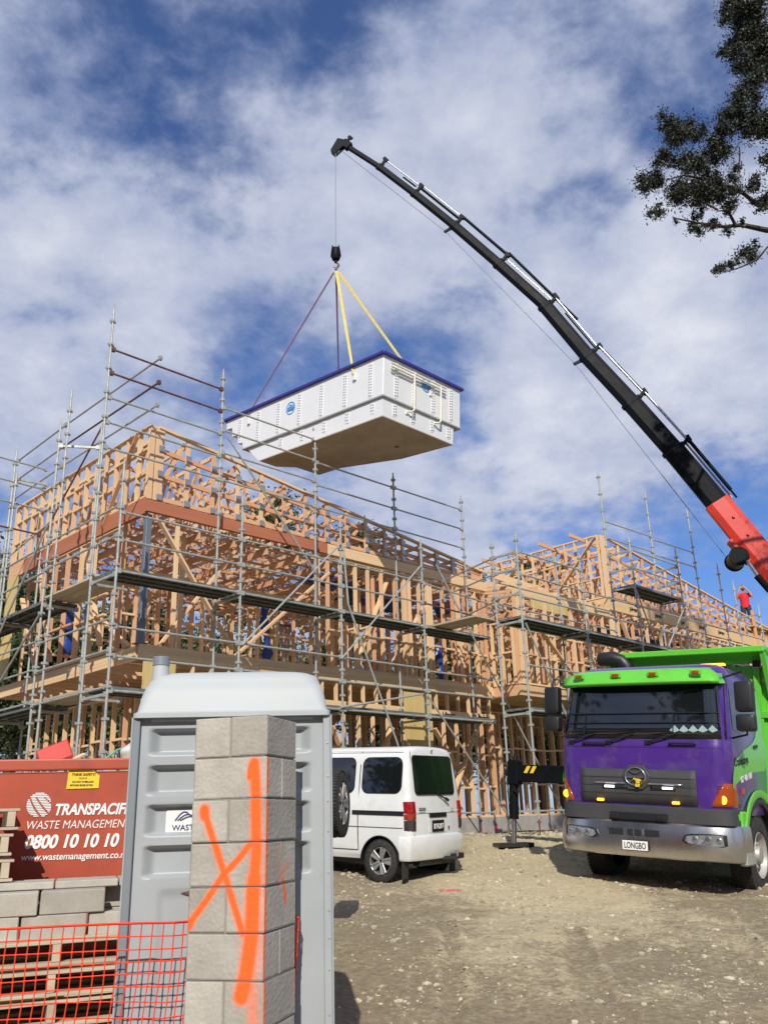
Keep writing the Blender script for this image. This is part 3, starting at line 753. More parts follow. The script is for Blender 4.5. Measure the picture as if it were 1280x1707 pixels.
def house_wing():
    root = empty('timber_house_frame', W(11.8, .3, 1.2), 'right-hand timber house frame with a cantilevered upper floor, rising behind the purple truck', 'house frame')
    pts = [W(11.82, 1.9, 0), W(27, 1.9, 0), W(27, 8, 0), W(11.82, 8, 0)]
    MB().loft([[p - root.location + ZZ * .95 for p in pts], [p - root.location + ZZ * ZG for p in pts]]).build('slab', M['conc'], root, bevel=.006)
    stud_wall(root, (11.9, 1.95), (20, 1.95), ZG, 4.35, .5, (.3, .65))
    stud_wall(root, (12.0, 4.4), (20, 4.4), ZG, 4.4, .6, (.5,))
    stud_wall(root, (12.0, 7.9), (22, 7.9), ZG, 4.4, .7, (.5,))
    stud_wall(root, (14.5, 2.1), (14.5, 7.8), ZG, 4.4, .6, (.5,))
    for i in range(24): timber('joist', (11.9 + i * .45, .38, 4.70), (11.9 + i * .45, 7.8, 4.70), .045, .24, 'pine', root)
    timber('soffit_sheet', (11.85, 1.1, 4.57), (23, 1.1, 4.57), 1.5, .015, 'ply', root)
    timber('floor_sheet', (11.85, 4.4, 4.84), (23, 4.4, 4.84), 7.4, .02, 'ply', root)
    timber('beam', (11.8, .3, 4.70), (23, .3, 4.70), .06, .27, 'lvl', root)
    timber('beam', (11.83, .34, 4.70), (11.83, 1.85, 4.70), .06, .27, 'pine_pink', root)
    stud_wall(root, (11.85, .32), (23, .32), ZF, 7.3, .45, (.33, .6), skip=((7.2, 7.7),))
    for u in (12.0, 12.12, 13.2, 13.28, 14.6, 16.8, 16.9): timber('stud', (u, .30, ZF), (u, .30, 7.3), .09, .06, 'pine', root, VV)
    stud_wall(root, (11.84, .4), (11.84, 1.15), ZF, 6.6, .38, (.5,))
    stud_wall(root, (12.0, 2.6), (23, 2.6), ZF, 7.2, .6, (.5,))
    stud_wall(root, (12.0, 5.0), (23, 5.0), ZF, 7.2, .7, (.5,))
    stud_wall(root, (14.6, .5), (14.6, 5.0), ZF, 7.2, .5, (.5,))
    stud_wall(root, (19.0, .5), (19.0, 5.0), ZF, 7.2, .5, (.5,))
    timber('beam', (11.85, .30, 7.42), (16.7, .30, 7.42), .09, .24, 'lvl', root)
    timber('brace', (12.7, .24, 6.6), (14.4, .24, 5.2), .045, .12, 'pine', root, VV)
    timber('brace', (17.3, .24, 7.3), (18.4, .24, 5.2), .045, .12, 'pine', root, VV)
    timber('plywood_panel', (12.6, .28, 7.15), (14.4, .28, 7.15), .015, .25, 'ply', root)
    # upper block of the wing: left face, front parapet and its trusses
    ztf = lambda u: 10.03 - .125 * (u - 16.75)
    timber('beam', (16.75, .3, 7.75), (16.75, 6.0, 7.75), .09, .35, 'lvl', root)
    timber('beam', (16.7, .28, 7.75), (30.5, .28, 7.75), .09, .42, 'lvl', root)
    for u in (17.9, 19.5, 21.3, 22.6, 24.1): lvl_print(root, u, .22, 7.68)
    stud_wall(root, (16.75, .4), (16.75, 5.6), 7.95, 10.03, .45, (.33, .66))
    stud_wall(root, (16.75, .5), (16.75, 5.6), ZF, 7.5, .5, (.5,))
    for s in (0, .12, .24): timber('stud', (16.75 + s, .3, 4.9), (16.75 + s, .3, 10.0), .05, .09, 'pine', root, UU)
    timber('brace', (16.66, .45, 9.95), (16.66, 2.6, 7.9), .03, .13, 'pine', root, UU)
    timber('brace', (16.66, 5.2, 8.0), (16.66, 3.4, 9.9), .03, .13, 'pine', root, UU)
    parapet_front(root, 16.95, 30.5, .3, 7.98, ztf, .75)
    for i in range(18): truss(root, 17.0 + .75 * i + .05, .38, 5.6, 7.98, ztf(17.0 + .75 * i) - .06)
    for i, v in enumerate((.9, 2.1, 3.3, 4.5)):   # rafter tails running past the left face
        timber('rafter', (15.9, v, 9.98), (18.5, v, 9.86), .045, .12, 'pine_pink', root)
    timber('stud', (21.6, .2, 7.3), (21.6, .2, 10.15), .09, .06, 'pine_pink', root, VV)
    timber('stud', (27.4, .2, 6.6), (27.4, .2, 9.0), .12, .08, 'pine_pink', root, VV)
    stud_wall(root, (23.0, .32), (30.5, .32), 6.0, 7.5, .6, ())
    for i in range(12): timber('purlin', (12.0, .6 + i * .42, 7.38 - i * .01), (28, .6 + i * .42, 7.38 - i * .01), .045, .07, 'pine_pink', root)
    for i in range(8): timber('rafter', (12.2 + i * 1.5, .4, 7.26), (12.2 + i * 1.5, 5.6, 7.26), .045, .14, 'pine_pink', root)
    netting(root, 12, 28, .5, 5.5, 7.44, .22)
    for (u, v, z, a, b, s) in ((13.6, 1.0, 6.75, 2.2, .6, 5), (15.5, 1.2, 6.9, 1.6, .6, 6), (18.6, 1.2, 7.2, 2.0, .7, 7), (21.5, 1.4, 7.2, 2.4, .7, 8), (13.0, 2.6, 7.0, 1.6, .6, 9)):
        crumpled(root, 'blue_underlay', u, v, z, a, b, M['blue_wrap'], .22, s)
    for i in range(10): timber('rafter', (12.0 + .5 * i, .3, 7.62), (12.0 + .5 * i, 3.0, 8.0), .045, .12, jr.choice(('pine', 'pine_pink')), root)
    timber('beam', (11.9, .9, 7.95), (16.7, .9, 7.75), .045, .2, 'pine', root)
    timber('beam', (11.9, 2.4, 8.1), (16.7, 2.4, 8.1), .045, .2, 'lvl', root)
    return root
house_main(); house_wing()

# ------------------------------------------------------------------ scaffolding
PR = .0245
_pole = {}
def pole_mesh(l, mat='galv'):
    key = (round(l, 1), mat)
    if key not in _pole:
        mb = MB().tube([(0, 0, 0), (0, 0, l)], PR, 8)
        mb.tube([(0, 0, l - .001), (0, 0, l + .10)], PR * .72, 8)
        z = .35
        while z < l:
            for a in (0, 90):
                c, s = math.cos(R(a)), math.sin(R(a))
                mb.box((0, 0, z), (.13 * abs(c) + .035 * abs(s), .13 * abs(s) + .035 * abs(c), .045))
            z += .53
        _pole[key] = mb.mesh('scaffold_pole', M[mat])
    return _pole[key]
def pole(root, u, v, z0, z1, base=True, tilt=(0, 0)):
    l = round(z1 - z0, 1)
    mt = ROTUV.copy(); mt.translation = W(u, v, z1 - l) - root.location
    o = inst('scaffold_pole', pole_mesh(l), root, mt)
    if base:
        mb = MB().tube([(0, 0, -.34), (0, 0, .02)], .017, 8).box((0, 0, -.35), (.16, .16, .012)).tube([(0, 0, -.08), (0, 0, -.05)], .045, 6)
        mb.box((0, 0, -.37), (.5, .22, .035))
        b = mb.build('base_jack', M['rust'], o)
_tube = {}
def stube(root, a, b, name='ledger', mat='galv', r=.0215, flat=False, clamp=True):
    a, b = W(*a), W(*b); d = b - a; l = d.length; x = d / l
    key = (round(l, 1), mat, flat, clamp)
    if key not in _tube:
        L_ = key[0]
        mb = MB()
        if flat: mb.box((L_ / 2, 0, 0), (L_, .045, .045))
        else: mb.tube([(0, 0, 0), (L_, 0, 0)], r, 8)
        if clamp:
            for e in (.045, L_ - .045): mb.box((e, 0, 0), (.07, .07, .085))
        _tube[key] = mb.mesh(name, M[mat])
    z = ZZ - x * x.z
    if z.length < 1e-3: z = UU
    z.normalize(); y = z.cross(x)
    mt = Matrix((x * (l / key[0]), y, z)).transposed().to_4x4(); mt.translation = a - root.location
    return inst(name, _tube[key], root, mt)
_plank = {}
def plank(root, u0, u1, v0, v1, z, along='u', wood_=False):
    """one deck board; steel boards are ribbed channels open underneath"""
    l = (u1 - u0) if along == 'u' else (v1 - v0); w = (v1 - v0) if along == 'u' else (u1 - u0)
    key = (round(l, 2), round(w, 2), wood_)
    if key not in _plank:
        mb = MB()
        if wood_: mb.box((l / 2, 0, -.02), (l, w - .01, .04))
        else:
            mb.box((l / 2, 0, -.004), (l, w - .008, .006))
            for s in (-1, 1): mb.box((l / 2, s * (w / 2 - .008), -.032), (l, .006, .062)); mb.box((l / 2, s * (w / 2 - .02), -.062), (l, .022, .005))
            mb.box((l / 2, 0, -.03), (l, .006, .045))
            k = int(l / .5)
            for i in range(k + 1): mb.box((.02 + (l - .04) * i / k, 0, -.028), (.03, w - .02, .04))
        _plank[key] = mb.mesh('deck_plank', M['oldwood' if wood_ else 'deck'])
    x = UU if along == 'u' else VV; y = ZZ.cross(x)
    o = W(u0, (v0 + v1) / 2, z) if along == 'u' else W((u0 + u1) / 2, v0, z)
    mt = Matrix((x, y, ZZ)).transposed().to_4x4(); mt.translation = o - root.location
    return inst('deck_plank', _plank[key], root, mt)
def gzw(u, v): p = W(u, v, 0); return gz(p.x, p.y)

def scaffold_main():
    root = empty('scaffold', W(0, 0, 0.9), 'galvanised scaffold with two decks wrapped round the larger timber house frame', 'scaffold')
    bay = [0, 2.63, 5.27, 7.88, 10.45]
    for i, u in enumerate(bay):
        if i < 4: pole(root, u, 0, gzw(u, 0) + .36, 7.88 if i else 7.85)
    for u, zt in zip((-.02, 2.66, 5.31, 7.93, 10.6), (11.56, 11.04, 10.85, 9.93, 9.95)): pole(root, u, .9, gzw(u, .9) + .36, zt)
    for v, zt in ((2.57, 10.27), (2.95, 9.75), (5.05, 9.2), (5.22, 9.83), (7.5, 9.3)): pole(root, 0, v, gzw(0, v) + .36, zt)
    for v, zt in ((2.6, 9.7), (5.1, 7.4), (7.5, 7.4)): pole(root, .75, v, gzw(.75, v) + .36, zt)
    for i in range(3):
        a, b = bay[i], bay[i + 1]
        for z in (3.76, 4.34, 4.85, 5.84, 6.41, 6.93): stube(root, (a, 0, z), (b, 0, z))
        stube(root, (a, 0, 1.67), (b, 0, 1.67))
    for z in (3.76, 4.34, 4.80, 5.84): stube(root, (7.88, 0, z), (10.3, 0, z))
    stube(root, (7.88, 0, 6.9), (10.9, 0, 6.72)); stube(root, (7.88, 0, 6.41), (10.9, 0, 6.3), mat='rust'); stube(root, (7.5, 0, 1.68), (10.1, 0, 1.66))
    inn = [0, 2.66, 5.31, 7.93, 10.6]
    for k, z in enumerate((10.63, 10.1, 9.56, 9.03, 8.5)):
        stube(root, (0, .9, z), (2.66, .9, z), mat='rust' if k < 2 else 'galv')
    for i in (1, 2, 3):
        for z in ((10.1, 9.56, 9.03) if i == 1 else (9.62, 9.05, 8.5)):
            stube(root, (inn[i], .9, z + (.1 if i == 1 else 0)), (inn[i + 1], .9, z + (.1 if i == 1 else 0)))
    stube(root, (2.66, .9, 8.5), (5.31, .9, 8.5))
    for k, z in enumerate((10.67, 10.11, 9.6)):
        stube(root, (.95, .6, z), (.95, 4.9, z), mat='rust' if k == 1 else 'galv'); stube(root, (.95, 4.9, z), (.95, 7.6, z - .06))
    for u, z in [(b, z) for b in bay[:4] for z in (3.7, 5.78)]: stube(root, (u, 0, z), (u, .9, z), 'transom', flat=True)
    for u in inn[:4]: stube(root, (u, .05, 1.8), (u, .9, 1.8), 'transom', flat=True)
    stube(root, (0, 2.95, 9.2), (.75, 2.6, 9.25), 'transom', flat=True); stube(root, (0, 5.22, 9.15), (.75, 5.1, 9.15), 'transom', flat=True)
    for z in (9.6, 9.1, 8.6, 8.0): stube(root, (-1.6, 5.2, z), (.75, 5.2, z - .05), 'transom', 'rust' if z < 8.3 else 'galv')
    # left side ledgers
    for z in (7.07, 6.5): stube(root, (0, 0, z), (0, 2.95, z)); stube(root, (0, 2.95, z - .03), (0, 5.22, z - .08)); stube(root, (0, 5.22, z - .08), (0, 7.5, z - .08))
    for z in (3.82, 4.45, 5.0): stube(root, (0, 0, z), (0, 2.95, z)); stube(root, (0, 2.95, z + .06), (0, 5.22, z + .06)); stube(root, (0, 5.2, z), (0, 7.5, z))
    for v in (0.9, 2.95, 5.15, 7.5):
        for z in (3.72, 5.78): stube(root, (0, v, z), (.75, v, z), 'transom', flat=True)
    # decks
    def deck(z, u0, u1): [plank(root, u0 + .03, u1 - .03, .03 + k * .235, .26 + k * .235, z) for k in range(3)]
    for z in (3.84, 5.90):
        for i in range(3): deck(z, bay[i], bay[i + 1])
        deck(z, 7.88, 10.42)
    for z in (3.9, 5.95):
        for k in range(3):
            plank(root, .03 + k * .235, .26 + k * .235, .78, 3.0, z, 'v', True)
            plank(root, .03 + k * .235, .26 + k * .235, 2.95, 5.15, z - .06, 'v'); plank(root, .03 + k * .235, .26 + k * .235, 5.2, 7.5, z - .06, 'v')
    # braces
    B = lambda a, b, m='galv': stube(root, a, b, 'brace', m, clamp=False)
    B((2.67, -.05, 4.81), (5.25, -.05, 7.37)); B((5.21, -.05, 4.8), (7.82, -.05, 7.32)); B((7.84, -.05, 4.22), (10.42, -.05, 1.64))
    B((5.3, -.06, 7.3), (5.42, -.06, 6.0)); B((5.42, -.06, 6.0), (6.9, -.06, 2.9)); B((5.16, -.06, 3.79), (7.68, -.06, 4.25))
    B((8.3, -.1, 7.4), (12.74, -.1, 1.56)); B((2.8, .85, 9.5), (5.27, .85, 6.9))
    B((-.05, 3.0, 7.42), (-.05, 4.95, 5.4)); B((-.05, 4.9, 5.6), (-.05, 7.4, 3.0)); B((-.05, 2.88, 5.59), (-.05, 4.9, 4.2)); B((.9, 2.85, 9.95), (.9, 5.1, 8.27), 'rust')
    B((.9, 5.0, 8.3), (-.05, 6.2, 7.0))

def scaffold_wing():
    root = empty('scaffold', W(8.95, -2.05, 1.2), 'scaffold of short bays with a small raised deck, in front of the right-hand house frame', 'scaffold')
    us = [8.95, 11.6, 14.25, 16.95, 19.7, 22.4]
    for u, zt in zip(us, (7.8, 7.75, 8.75, 9.0, 8.95, 8.0)): pole(root, u, -2.05, gzw(u, -2.05) + .36, zt)
    for u, zt in zip(us, (7.8, 7.85, 10.9, 10.98, 11.07, 9.0)): pole(root, u, -1.33, gzw(u, -1.33) + .36, zt)
    for i in range(5):
        for z in (3.76, 4.76, 5.82, 6.34, 6.87) + ((7.41,) if i == 0 else ()): stube(root, (us[i], -2.05, z), (us[i + 1], -2.05, z))
        for z in (1.66, 3.76, 5.82) : stube(root, (us[i], -1.33, z), (us[i + 1], -1.33, z))
    for i in (0, 1):
        for z in (6.34, 6.87): stube(root, (us[i], -1.33, z - .05), (us[i + 1], -1.33, z - .05))
    for u in us:
        for z in (1.66, 3.70, 5.76) + ((6.4, 7.0, 7.4) if u < 9 else ()): stube(root, (u, -2.05, z), (u, -1.33, z), 'transom', flat=True)
    for z in (7.0, 7.4): stube(root, (8.95, -1.33, z), (9.6, .85, z))
    for z in (6.35, 6.05): stube(root, (8.95, -1.33, z), (9.9, .85, z))
    for z in (3.84, 5.90):
        for i in range(5): [plank(root, us[i] + .03, us[i + 1] - .03, -2.02 + k * .235, -1.79 + k * .235, z) for k in range(3)]
    [plank(root, 14.28, 16.92, -2.02 + k * .235, -1.79 + k * .235, 7.5) for k in range(3)]
    for u in (14.25, 16.95):
        for z in (7.42, 7.95, 8.45): stube(root, (u, -2.05, z), (u, -1.33, z), 'transom', flat=True)
    for i in (2, 3):
        stube(root, (us[i], -1.33, 9.5), (us[i + 1], -1.33, 9.58)); stube(root, (us[i], -1.33, 9.0), (us[i + 1], -1.33, 9.08)); 
    for z in (7.95, 8.48): stube(root, (14.25, -2.05, z), (16.95, -2.05, z))
    stube(root, (22.4, -2.05, 7.75), (22.4, -1.33, 7.75), 'transom', flat=True)
    B = lambda a, b: stube(root, a, b, 'brace', clamp=False)
    B((14.2, -2.1, 7.3), (14.9, -2.1, 5.9)); B((17.0, -2.1, 7.3), (15.6, -2.1, 5.9)); B((9.0, -2.1, 5.7), (11.5, -2.1, 1.8))
    for (dv, zz_) in ((.0, 5.93),): 
        for k in range(3): plank(root, 8.2 + k * .235, 8.43 + k * .235, -1.3, .1, 5.93, 'v', True)
scaffold_main(); scaffold_wing()

def ladder():
    root = empty('step_ladder', W(6.9, 4.0, ZF), 'aluminium step ladder standing open on the upper floor inside the frame', 'ladder')
    mb = MB(); h = 1.55
    P = lambda u, v, z: UU * u + VV * v + ZZ * z
    for s, uo in ((-.22, 0), (.22, 0)):
        MB().bar(P(s * 1.3, -.4, 0), P(s * .8, 0, h), .07, .03).build('rail', M['alu'], root)
        MB().bar(P(s * 1.3, .45, 0), P(s * .8, .03, h), .05, .03).build('rail', M['alu'], root)
    for k in range(5):
        f = .15 + k * .17; MB().bar(P(-.25, -.4 * (1 - f), h * f), P(.25, -.4 * (1 - f), h * f), .09, .025).build('tread', M['alu'], root)
    MB().box((0, 0, h), (.36, .12, .03), ROTUV.to_3x3()).build('top_cap', M['blue_wrap'], root)
ladder()
# ------------------------------------------------------------------ concrete block pillar with sprayed marks
def rz(az): return Matrix.Rotation(-R(az), 4, 'Z')
def root_at(name, loc, az, label, cat, pitch=0, roll=0, group=None):
    a = R(az); p = R(pitch); r = R(roll)
    Y = Vector((math.sin(a), math.cos(a), 0)); X = Vector((math.cos(a), -math.sin(a), 0)); Z = Vector((0, 0, 1))
    Mm = Matrix((X, Y, Z)).transposed()
    Rp = Matrix(((1, 0, 0), (0, math.cos(p), -math.sin(p)), (0, math.sin(p), math.cos(p))))
    Rr = Matrix(((math.cos(r), 0, -math.sin(r)), (0, 1, 0), (math.sin(r), 0, math.cos(r))))
    mt = (Mm @ Rp @ Rr).to_4x4(); mt.translation = Vector(loc)
    return empty(name, label=label, cat=cat, group=group, mat=mt)

SPRAY_F = [([(-.126, 1.656), (-.1, 1.59), (-.019, 1.393), (.054, 1.211), (.089, 1.12)], .021, .9), ([(-.193, 1.149), (-.1, 1.26), (-.018, 1.37), (.06, 1.44), (.126, 1.512)], .018, .95),
           ([(-.126, 1.665), (-.124, 1.64)], .027, 1.1), ([(-.193, 1.149), (-.18, 1.165)], .025, 1.0),
           ([(.13, 1.875), (.142, 1.732), (.144, 1.648), (.151, 1.483), (.143, 1.35)], .030, 1.0), ([(.143, 1.35), (.138, 1.3), (.135, 1.122), (.113, .96), (.088, .86)], .036, 1.15),
           ([(.106, 1.806), (.108, 1.85), (.118, 1.88)], .016, .9), ([(.15, 1.6), (.165, 1.3), (.16, 1.0)], .045, .42), ([(.15, 1.1), (.14, .9), (.15, .7)], .04, .5), ([(.13, 1.15), (.10, 1.05)], .05, .35)]
SPRAY_S = [([(-.182, 1.901), (-.182, 1.742)], .014, 1.0), ([(-.182, 1.69), (-.188, 1.482), (-.188, 1.144), (-.187, .755), (-.186, .5)], .015, 1.0), ([(-.036, 1.512), (-.024, 1.333)], .011, .45),
           ([(.105, 1.409), (.03, 1.36), (-.023, 1.309)], .013, .6), ([(.037, 1.33), (.063, 1.232)], .015, .85), ([(-.12, 1.5), (-.14, 1.2)], .03, .2)]
def spray_val(lst, x, z):
    best = 0
    for pts, w, s in lst:
        for (ax, az_), (bx, bz) in zip(pts, pts[1:]):
            if z > max(az_, bz) + .1 or z < min(az_, bz) - .1: continue
            dx, dz = bx - ax, bz - az_; t = max(0, min(1, ((x - ax) * dx + (z - az_) * dz) / (dx * dx + dz * dz + 1e-9)))
            d = math.hypot(x - ax - dx * t, z - az_ - dz * t) / w
            v = s * math.exp(-(d / 1.25) ** 2 * 1.2)
            best = max(best, v)
    return best
def pillar():
    root = root_at('block_pillar', (-.747, 4.639, 0), 15.2, 'freestanding grey concrete block pillar with orange spray paint marks, in front of the toilet', 'pillar')
    rnd = random.Random(5)
    ztop = 2.107; h = .1975
    def block(x0, x1, y0, y1, z0, z1):
        g = .0035; r_ = .004
        nx = max(2, int((x1 - x0) / .0065)); ny = max(2, int((y1 - y0) / .0075)); nz = int((z1 - z0) / .0065)
        vs = []; fs = []; sp = []
        def face(n, m, fn, lst, key):
            b = len(vs)
            for j in range(m + 1):
                for i in range(n + 1):
                    p = fn(i / n, j / m); vs.append(p)
                    sp.append(spray_val(lst, p[0] if key == 0 else p[1], p[2]) if lst else 0)
            for j in range(m):
                for i in range(n):
                    k = b + j * (n + 1) + i; fs.append((k, k + 1, k + n + 2, k + n + 1))
        X0, X1, Y0, Y1, Z0, Z1 = x0 + g, x1 - g, y0 + g, y1 - g, z0 + g, z1 - g
        off = rnd.uniform(-.0025, .0025) if y0 < -.1 else 0
        if y0 < -.19: Y0 = -.195 + off
        if x1 > .19: X1 = .195 + rnd.uniform(-.0025, .0025)
        lp = lambda a, b, t: a + (b - a) * t
        def edge(p, t, s):   # chipped arrises
            k = noise.noise(Vector((p[0] * 60, p[1] * 60, p[2] * 60))) * .0015
            e = min(t, 1 - t, s, 1 - s)
            return k + (.003 if e < .012 else 0)
        face(nx, nz, lambda s, t: (lp(X0, X1, s), Y0 + edge((lp(X0, X1, s), 0, lp(Z0, Z1, t)), s, t), lp(Z0, Z1, t)), SPRAY_F if y0 < -.19 else None, 0)
        face(ny, nz, lambda s, t: (X1 - edge((1, lp(Y0, Y1, s), lp(Z0, Z1, t)), s, t), lp(Y0, Y1, s), lp(Z0, Z1, t)), SPRAY_S if x1 > .19 else None, 1)
        face(2, 2, lambda s, t: (lp(X0, X1, s), lp(Y0, Y1, t), Z1), None, 0)
        face(2, 2, lambda s, t: (lp(X0, X1, s), Y1, lp(Z0, Z1, t)), None, 0)
        face(2, 2, lambda s, t: (X0, lp(Y0, Y1, s), lp(Z0, Z1, t)), None, 0)
        face(2, 2, lambda s, t: (lp(X0, X1, s), lp(Y0, Y1, t), Z0), None, 0)
        me = bpy.data.meshes.new('block'); me.from_pydata(vs, [], fs)
        me.attributes.new('spray', 'FLOAT', 'POINT').data.foreach_set('value', sp); me.materials.append(M['block']); me.update()
        inst('block', me, root)
    for k in range(11):
        z1 = ztop - k * h; z0 = z1 - h
        if z1 < .02: break
        if k % 2 == 0:
            block(-.195, 0, -.195, .195, z0, z1); block(0, .195, -.195, .195, z0, z1)
        else:
            block(-.195, .195, -.195, 0, z0, z1); block(-.195, .195, 0, .195, z0, z1)
    MB().bb((-.188, -.188, -.05), (.186, .188, ztop - .01)).build('mortar', M['conc'], root)
pillar()

# ------------------------------------------------------------------ portable toilet
def smooth01(a, b, x):
    t = max(0, min(1, (x - a) / (b - a))); return t * t * (3 - 2 * t)
def toilet():
    root = root_at('portable_toilet', (-.885, 5.0, 0), -7, 'grey plastic portable toilet with a white domed roof, right behind the block pillar', 'portable toilet')
    rows = [(1.965, 2.112), (1.755, 1.915), (1.545, 1.71), (1.335, 1.50)]
    hw = .51
    def depth(x, z):
        d = 0.0
        for a, b in rows:
            fx = smooth01(-.465, -.395, x) * (1 - smooth01(.375, .445, x))
            fz = smooth01(a, a + .022, z) * (1 - smooth01(b - .022, b, z))
            d = max(d, .05 * fx * fz)
        # broad shallow flute of the lower panel
        if z < 1.3: d += .012 * smooth01(-.38, -.33, x) * (1 - smooth01(.30, .36, x)) * (1 - smooth01(1.24, 1.29, z))
        return d
    xs = list(np.linspace(-hw, hw, 120)); zs = [.12 + .02 * i for i in range(58)] + list(np.linspace(1.28, 2.19, 150))
    vs = [(x, .02 + depth(x, z), z) for z in zs for x in xs]; nx = len(xs)
    fs = [(j * nx + i, j * nx + i + 1, (j + 1) * nx + i + 1, (j + 1) * nx + i) for j in range(len(zs) - 1) for i in range(nx - 1)]
    mb = MB(); mb.quad_mesh(vs, fs); mb.build('wall_panel', M['porta_grey'], root, smooth=50, fix=False)
    for s in (-1, 1):
        m2 = MB().bb((s * .51, .02, .12), (s * .53, 1.06, 2.19)); m2.build('wall_panel', M['porta_grey'], root, bevel=.004)
    MB().bb((-.51, 1.04, .12), (.51, 1.06, 2.19)).build('wall_panel', M['porta_grey'], root)
    MB().bb((-.505, .13, .14), (.505, 1.03, .16)).build('floor_pan', M['porta_dark'], root)
    for s in (-1, 1):
        MB().bb((s * .505, -.012, .10), (s * .545, .05, 2.175)).build('corner_post', M['porta_dark'] if s < 0 else M['porta_grey'], root, bevel=.006, seg=2)
        MB().bb((s * .545, .0, .10), (s * .556, .045, 2.17)).build('edge_trim', M['porta_grey'], root, bevel=.003)
        for z in [.5 + .17 * k for k in range(10)]: 
            if s > 0: MB().cyl((s * .53, -.018, z + .03 * math.sin(z * 9)), (s * .53, -.008, z + .03 * math.sin(z * 9)), .005, 6).build('rivet', M['galv'], root)
    MB().bb((-.56, -.02, 0), (.56, 1.1, .10)).build('skid_base', M['porta_dark'], root, bevel=.01)
    # roof: rounded tub with a skirt and a domed crown
    def ring(hx, y0, y1, r, z, n=6):
        cx, cy, hy = 0, (y0 + y1) / 2, (y1 - y0) / 2
        return [Vector((p[0], cy + p[1], z)) for p in rect_round(hx, hy, r, n)]
    rg = [ring(.545, -.035, 1.09, .03, 2.165), ring(.547, -.037, 1.092, .03, 2.19), ring(.53, -.022, 1.077, .04, 2.20), ring(.515, -.008, 1.06, .06, 2.29), ring(.50, .008, 1.045, .08, 2.345), ring(.494, .016, 1.037, .09, 2.352), ring(.489, .022, 1.03, .10, 2.375), ring(.477, .04, 1.01, .12, 2.405), ring(.445, .09, .96, .16, 2.430), ring(.32, .22, .84, .2, 2.452), ring(.10, .42, .63, .08, 2.462)]
    MB().loft(rg).build('roof', M['porta_roof'], root, smooth=40)
    MB().bb((-.45, -.012, 2.145), (.45, .03, 2.185)).build('roof_rail', M['porta_grey'], root, bevel=.006)
    MB().tube([(-.425, .10, 2.35), (-.425, .10, 2.475)], [.052, .045], 16).build('vent_collar', M['porta_roof'], root, smooth=40)
    MB().tube([(-.425, .10, 2.470), (-.425, .10, 2.525)], [.049, .047], 16).build('vent_cap', M['porta_dark'], root, smooth=40, bevel=.004)
    # sticker
    st = MB(); st.prism([(p[0], p[1]) for p in rect_round(.125, .062, .015)], 0, .002, Matrix(((1, 0, 0, -.225), (0, 0, 1, .0665), (0, 1, 0, 1.618), (0, 0, 0, 1))))
    s = st.build('sticker', M['plate_white'], root)
    F = lambda x, y, z: Matrix(((1, 0, 0, x), (0, 0, -1, y), (0, 1, 0, z), (0, 0, 0, 1)))
    text('WASTE', .042, M['navy'], s, F(-.315, .0645, 1.572), bold=.0005)
    text('MANAGEMENT', .018, M['navy'], s, F(-.17, .0645, 1.575))
    mb = MB()
    for k in range(3):
        pts = []
        for i in range(9):
            t = i / 8; pts.append((-.30 + k * .014 + t * (.07 + k * .016), 1.622 + .045 * math.sin(t * 2.2) - .02 * k * t))
        for a, b in zip(pts, pts[1:]): mb.bar((a[0], .0640 + k * .0001, a[1]), (b[0], .0640 + k * .0001, b[1]), .001, .007, (0, 0, 1))
    mb.build('logo', M['navy'], s)
    # torn patch
    MB().prism([(-.25, 1.262), (-.20, 1.27), (-.165, 1.262), (-.17, 1.24), (-.20, 1.248)], 0, .002, Matrix(((1, 0, 0, 0), (0, 0, 1, .018), (0, 1, 0, 0), (0, 0, 0, 1)))).build('scrape', M['rust'], root)
toilet()

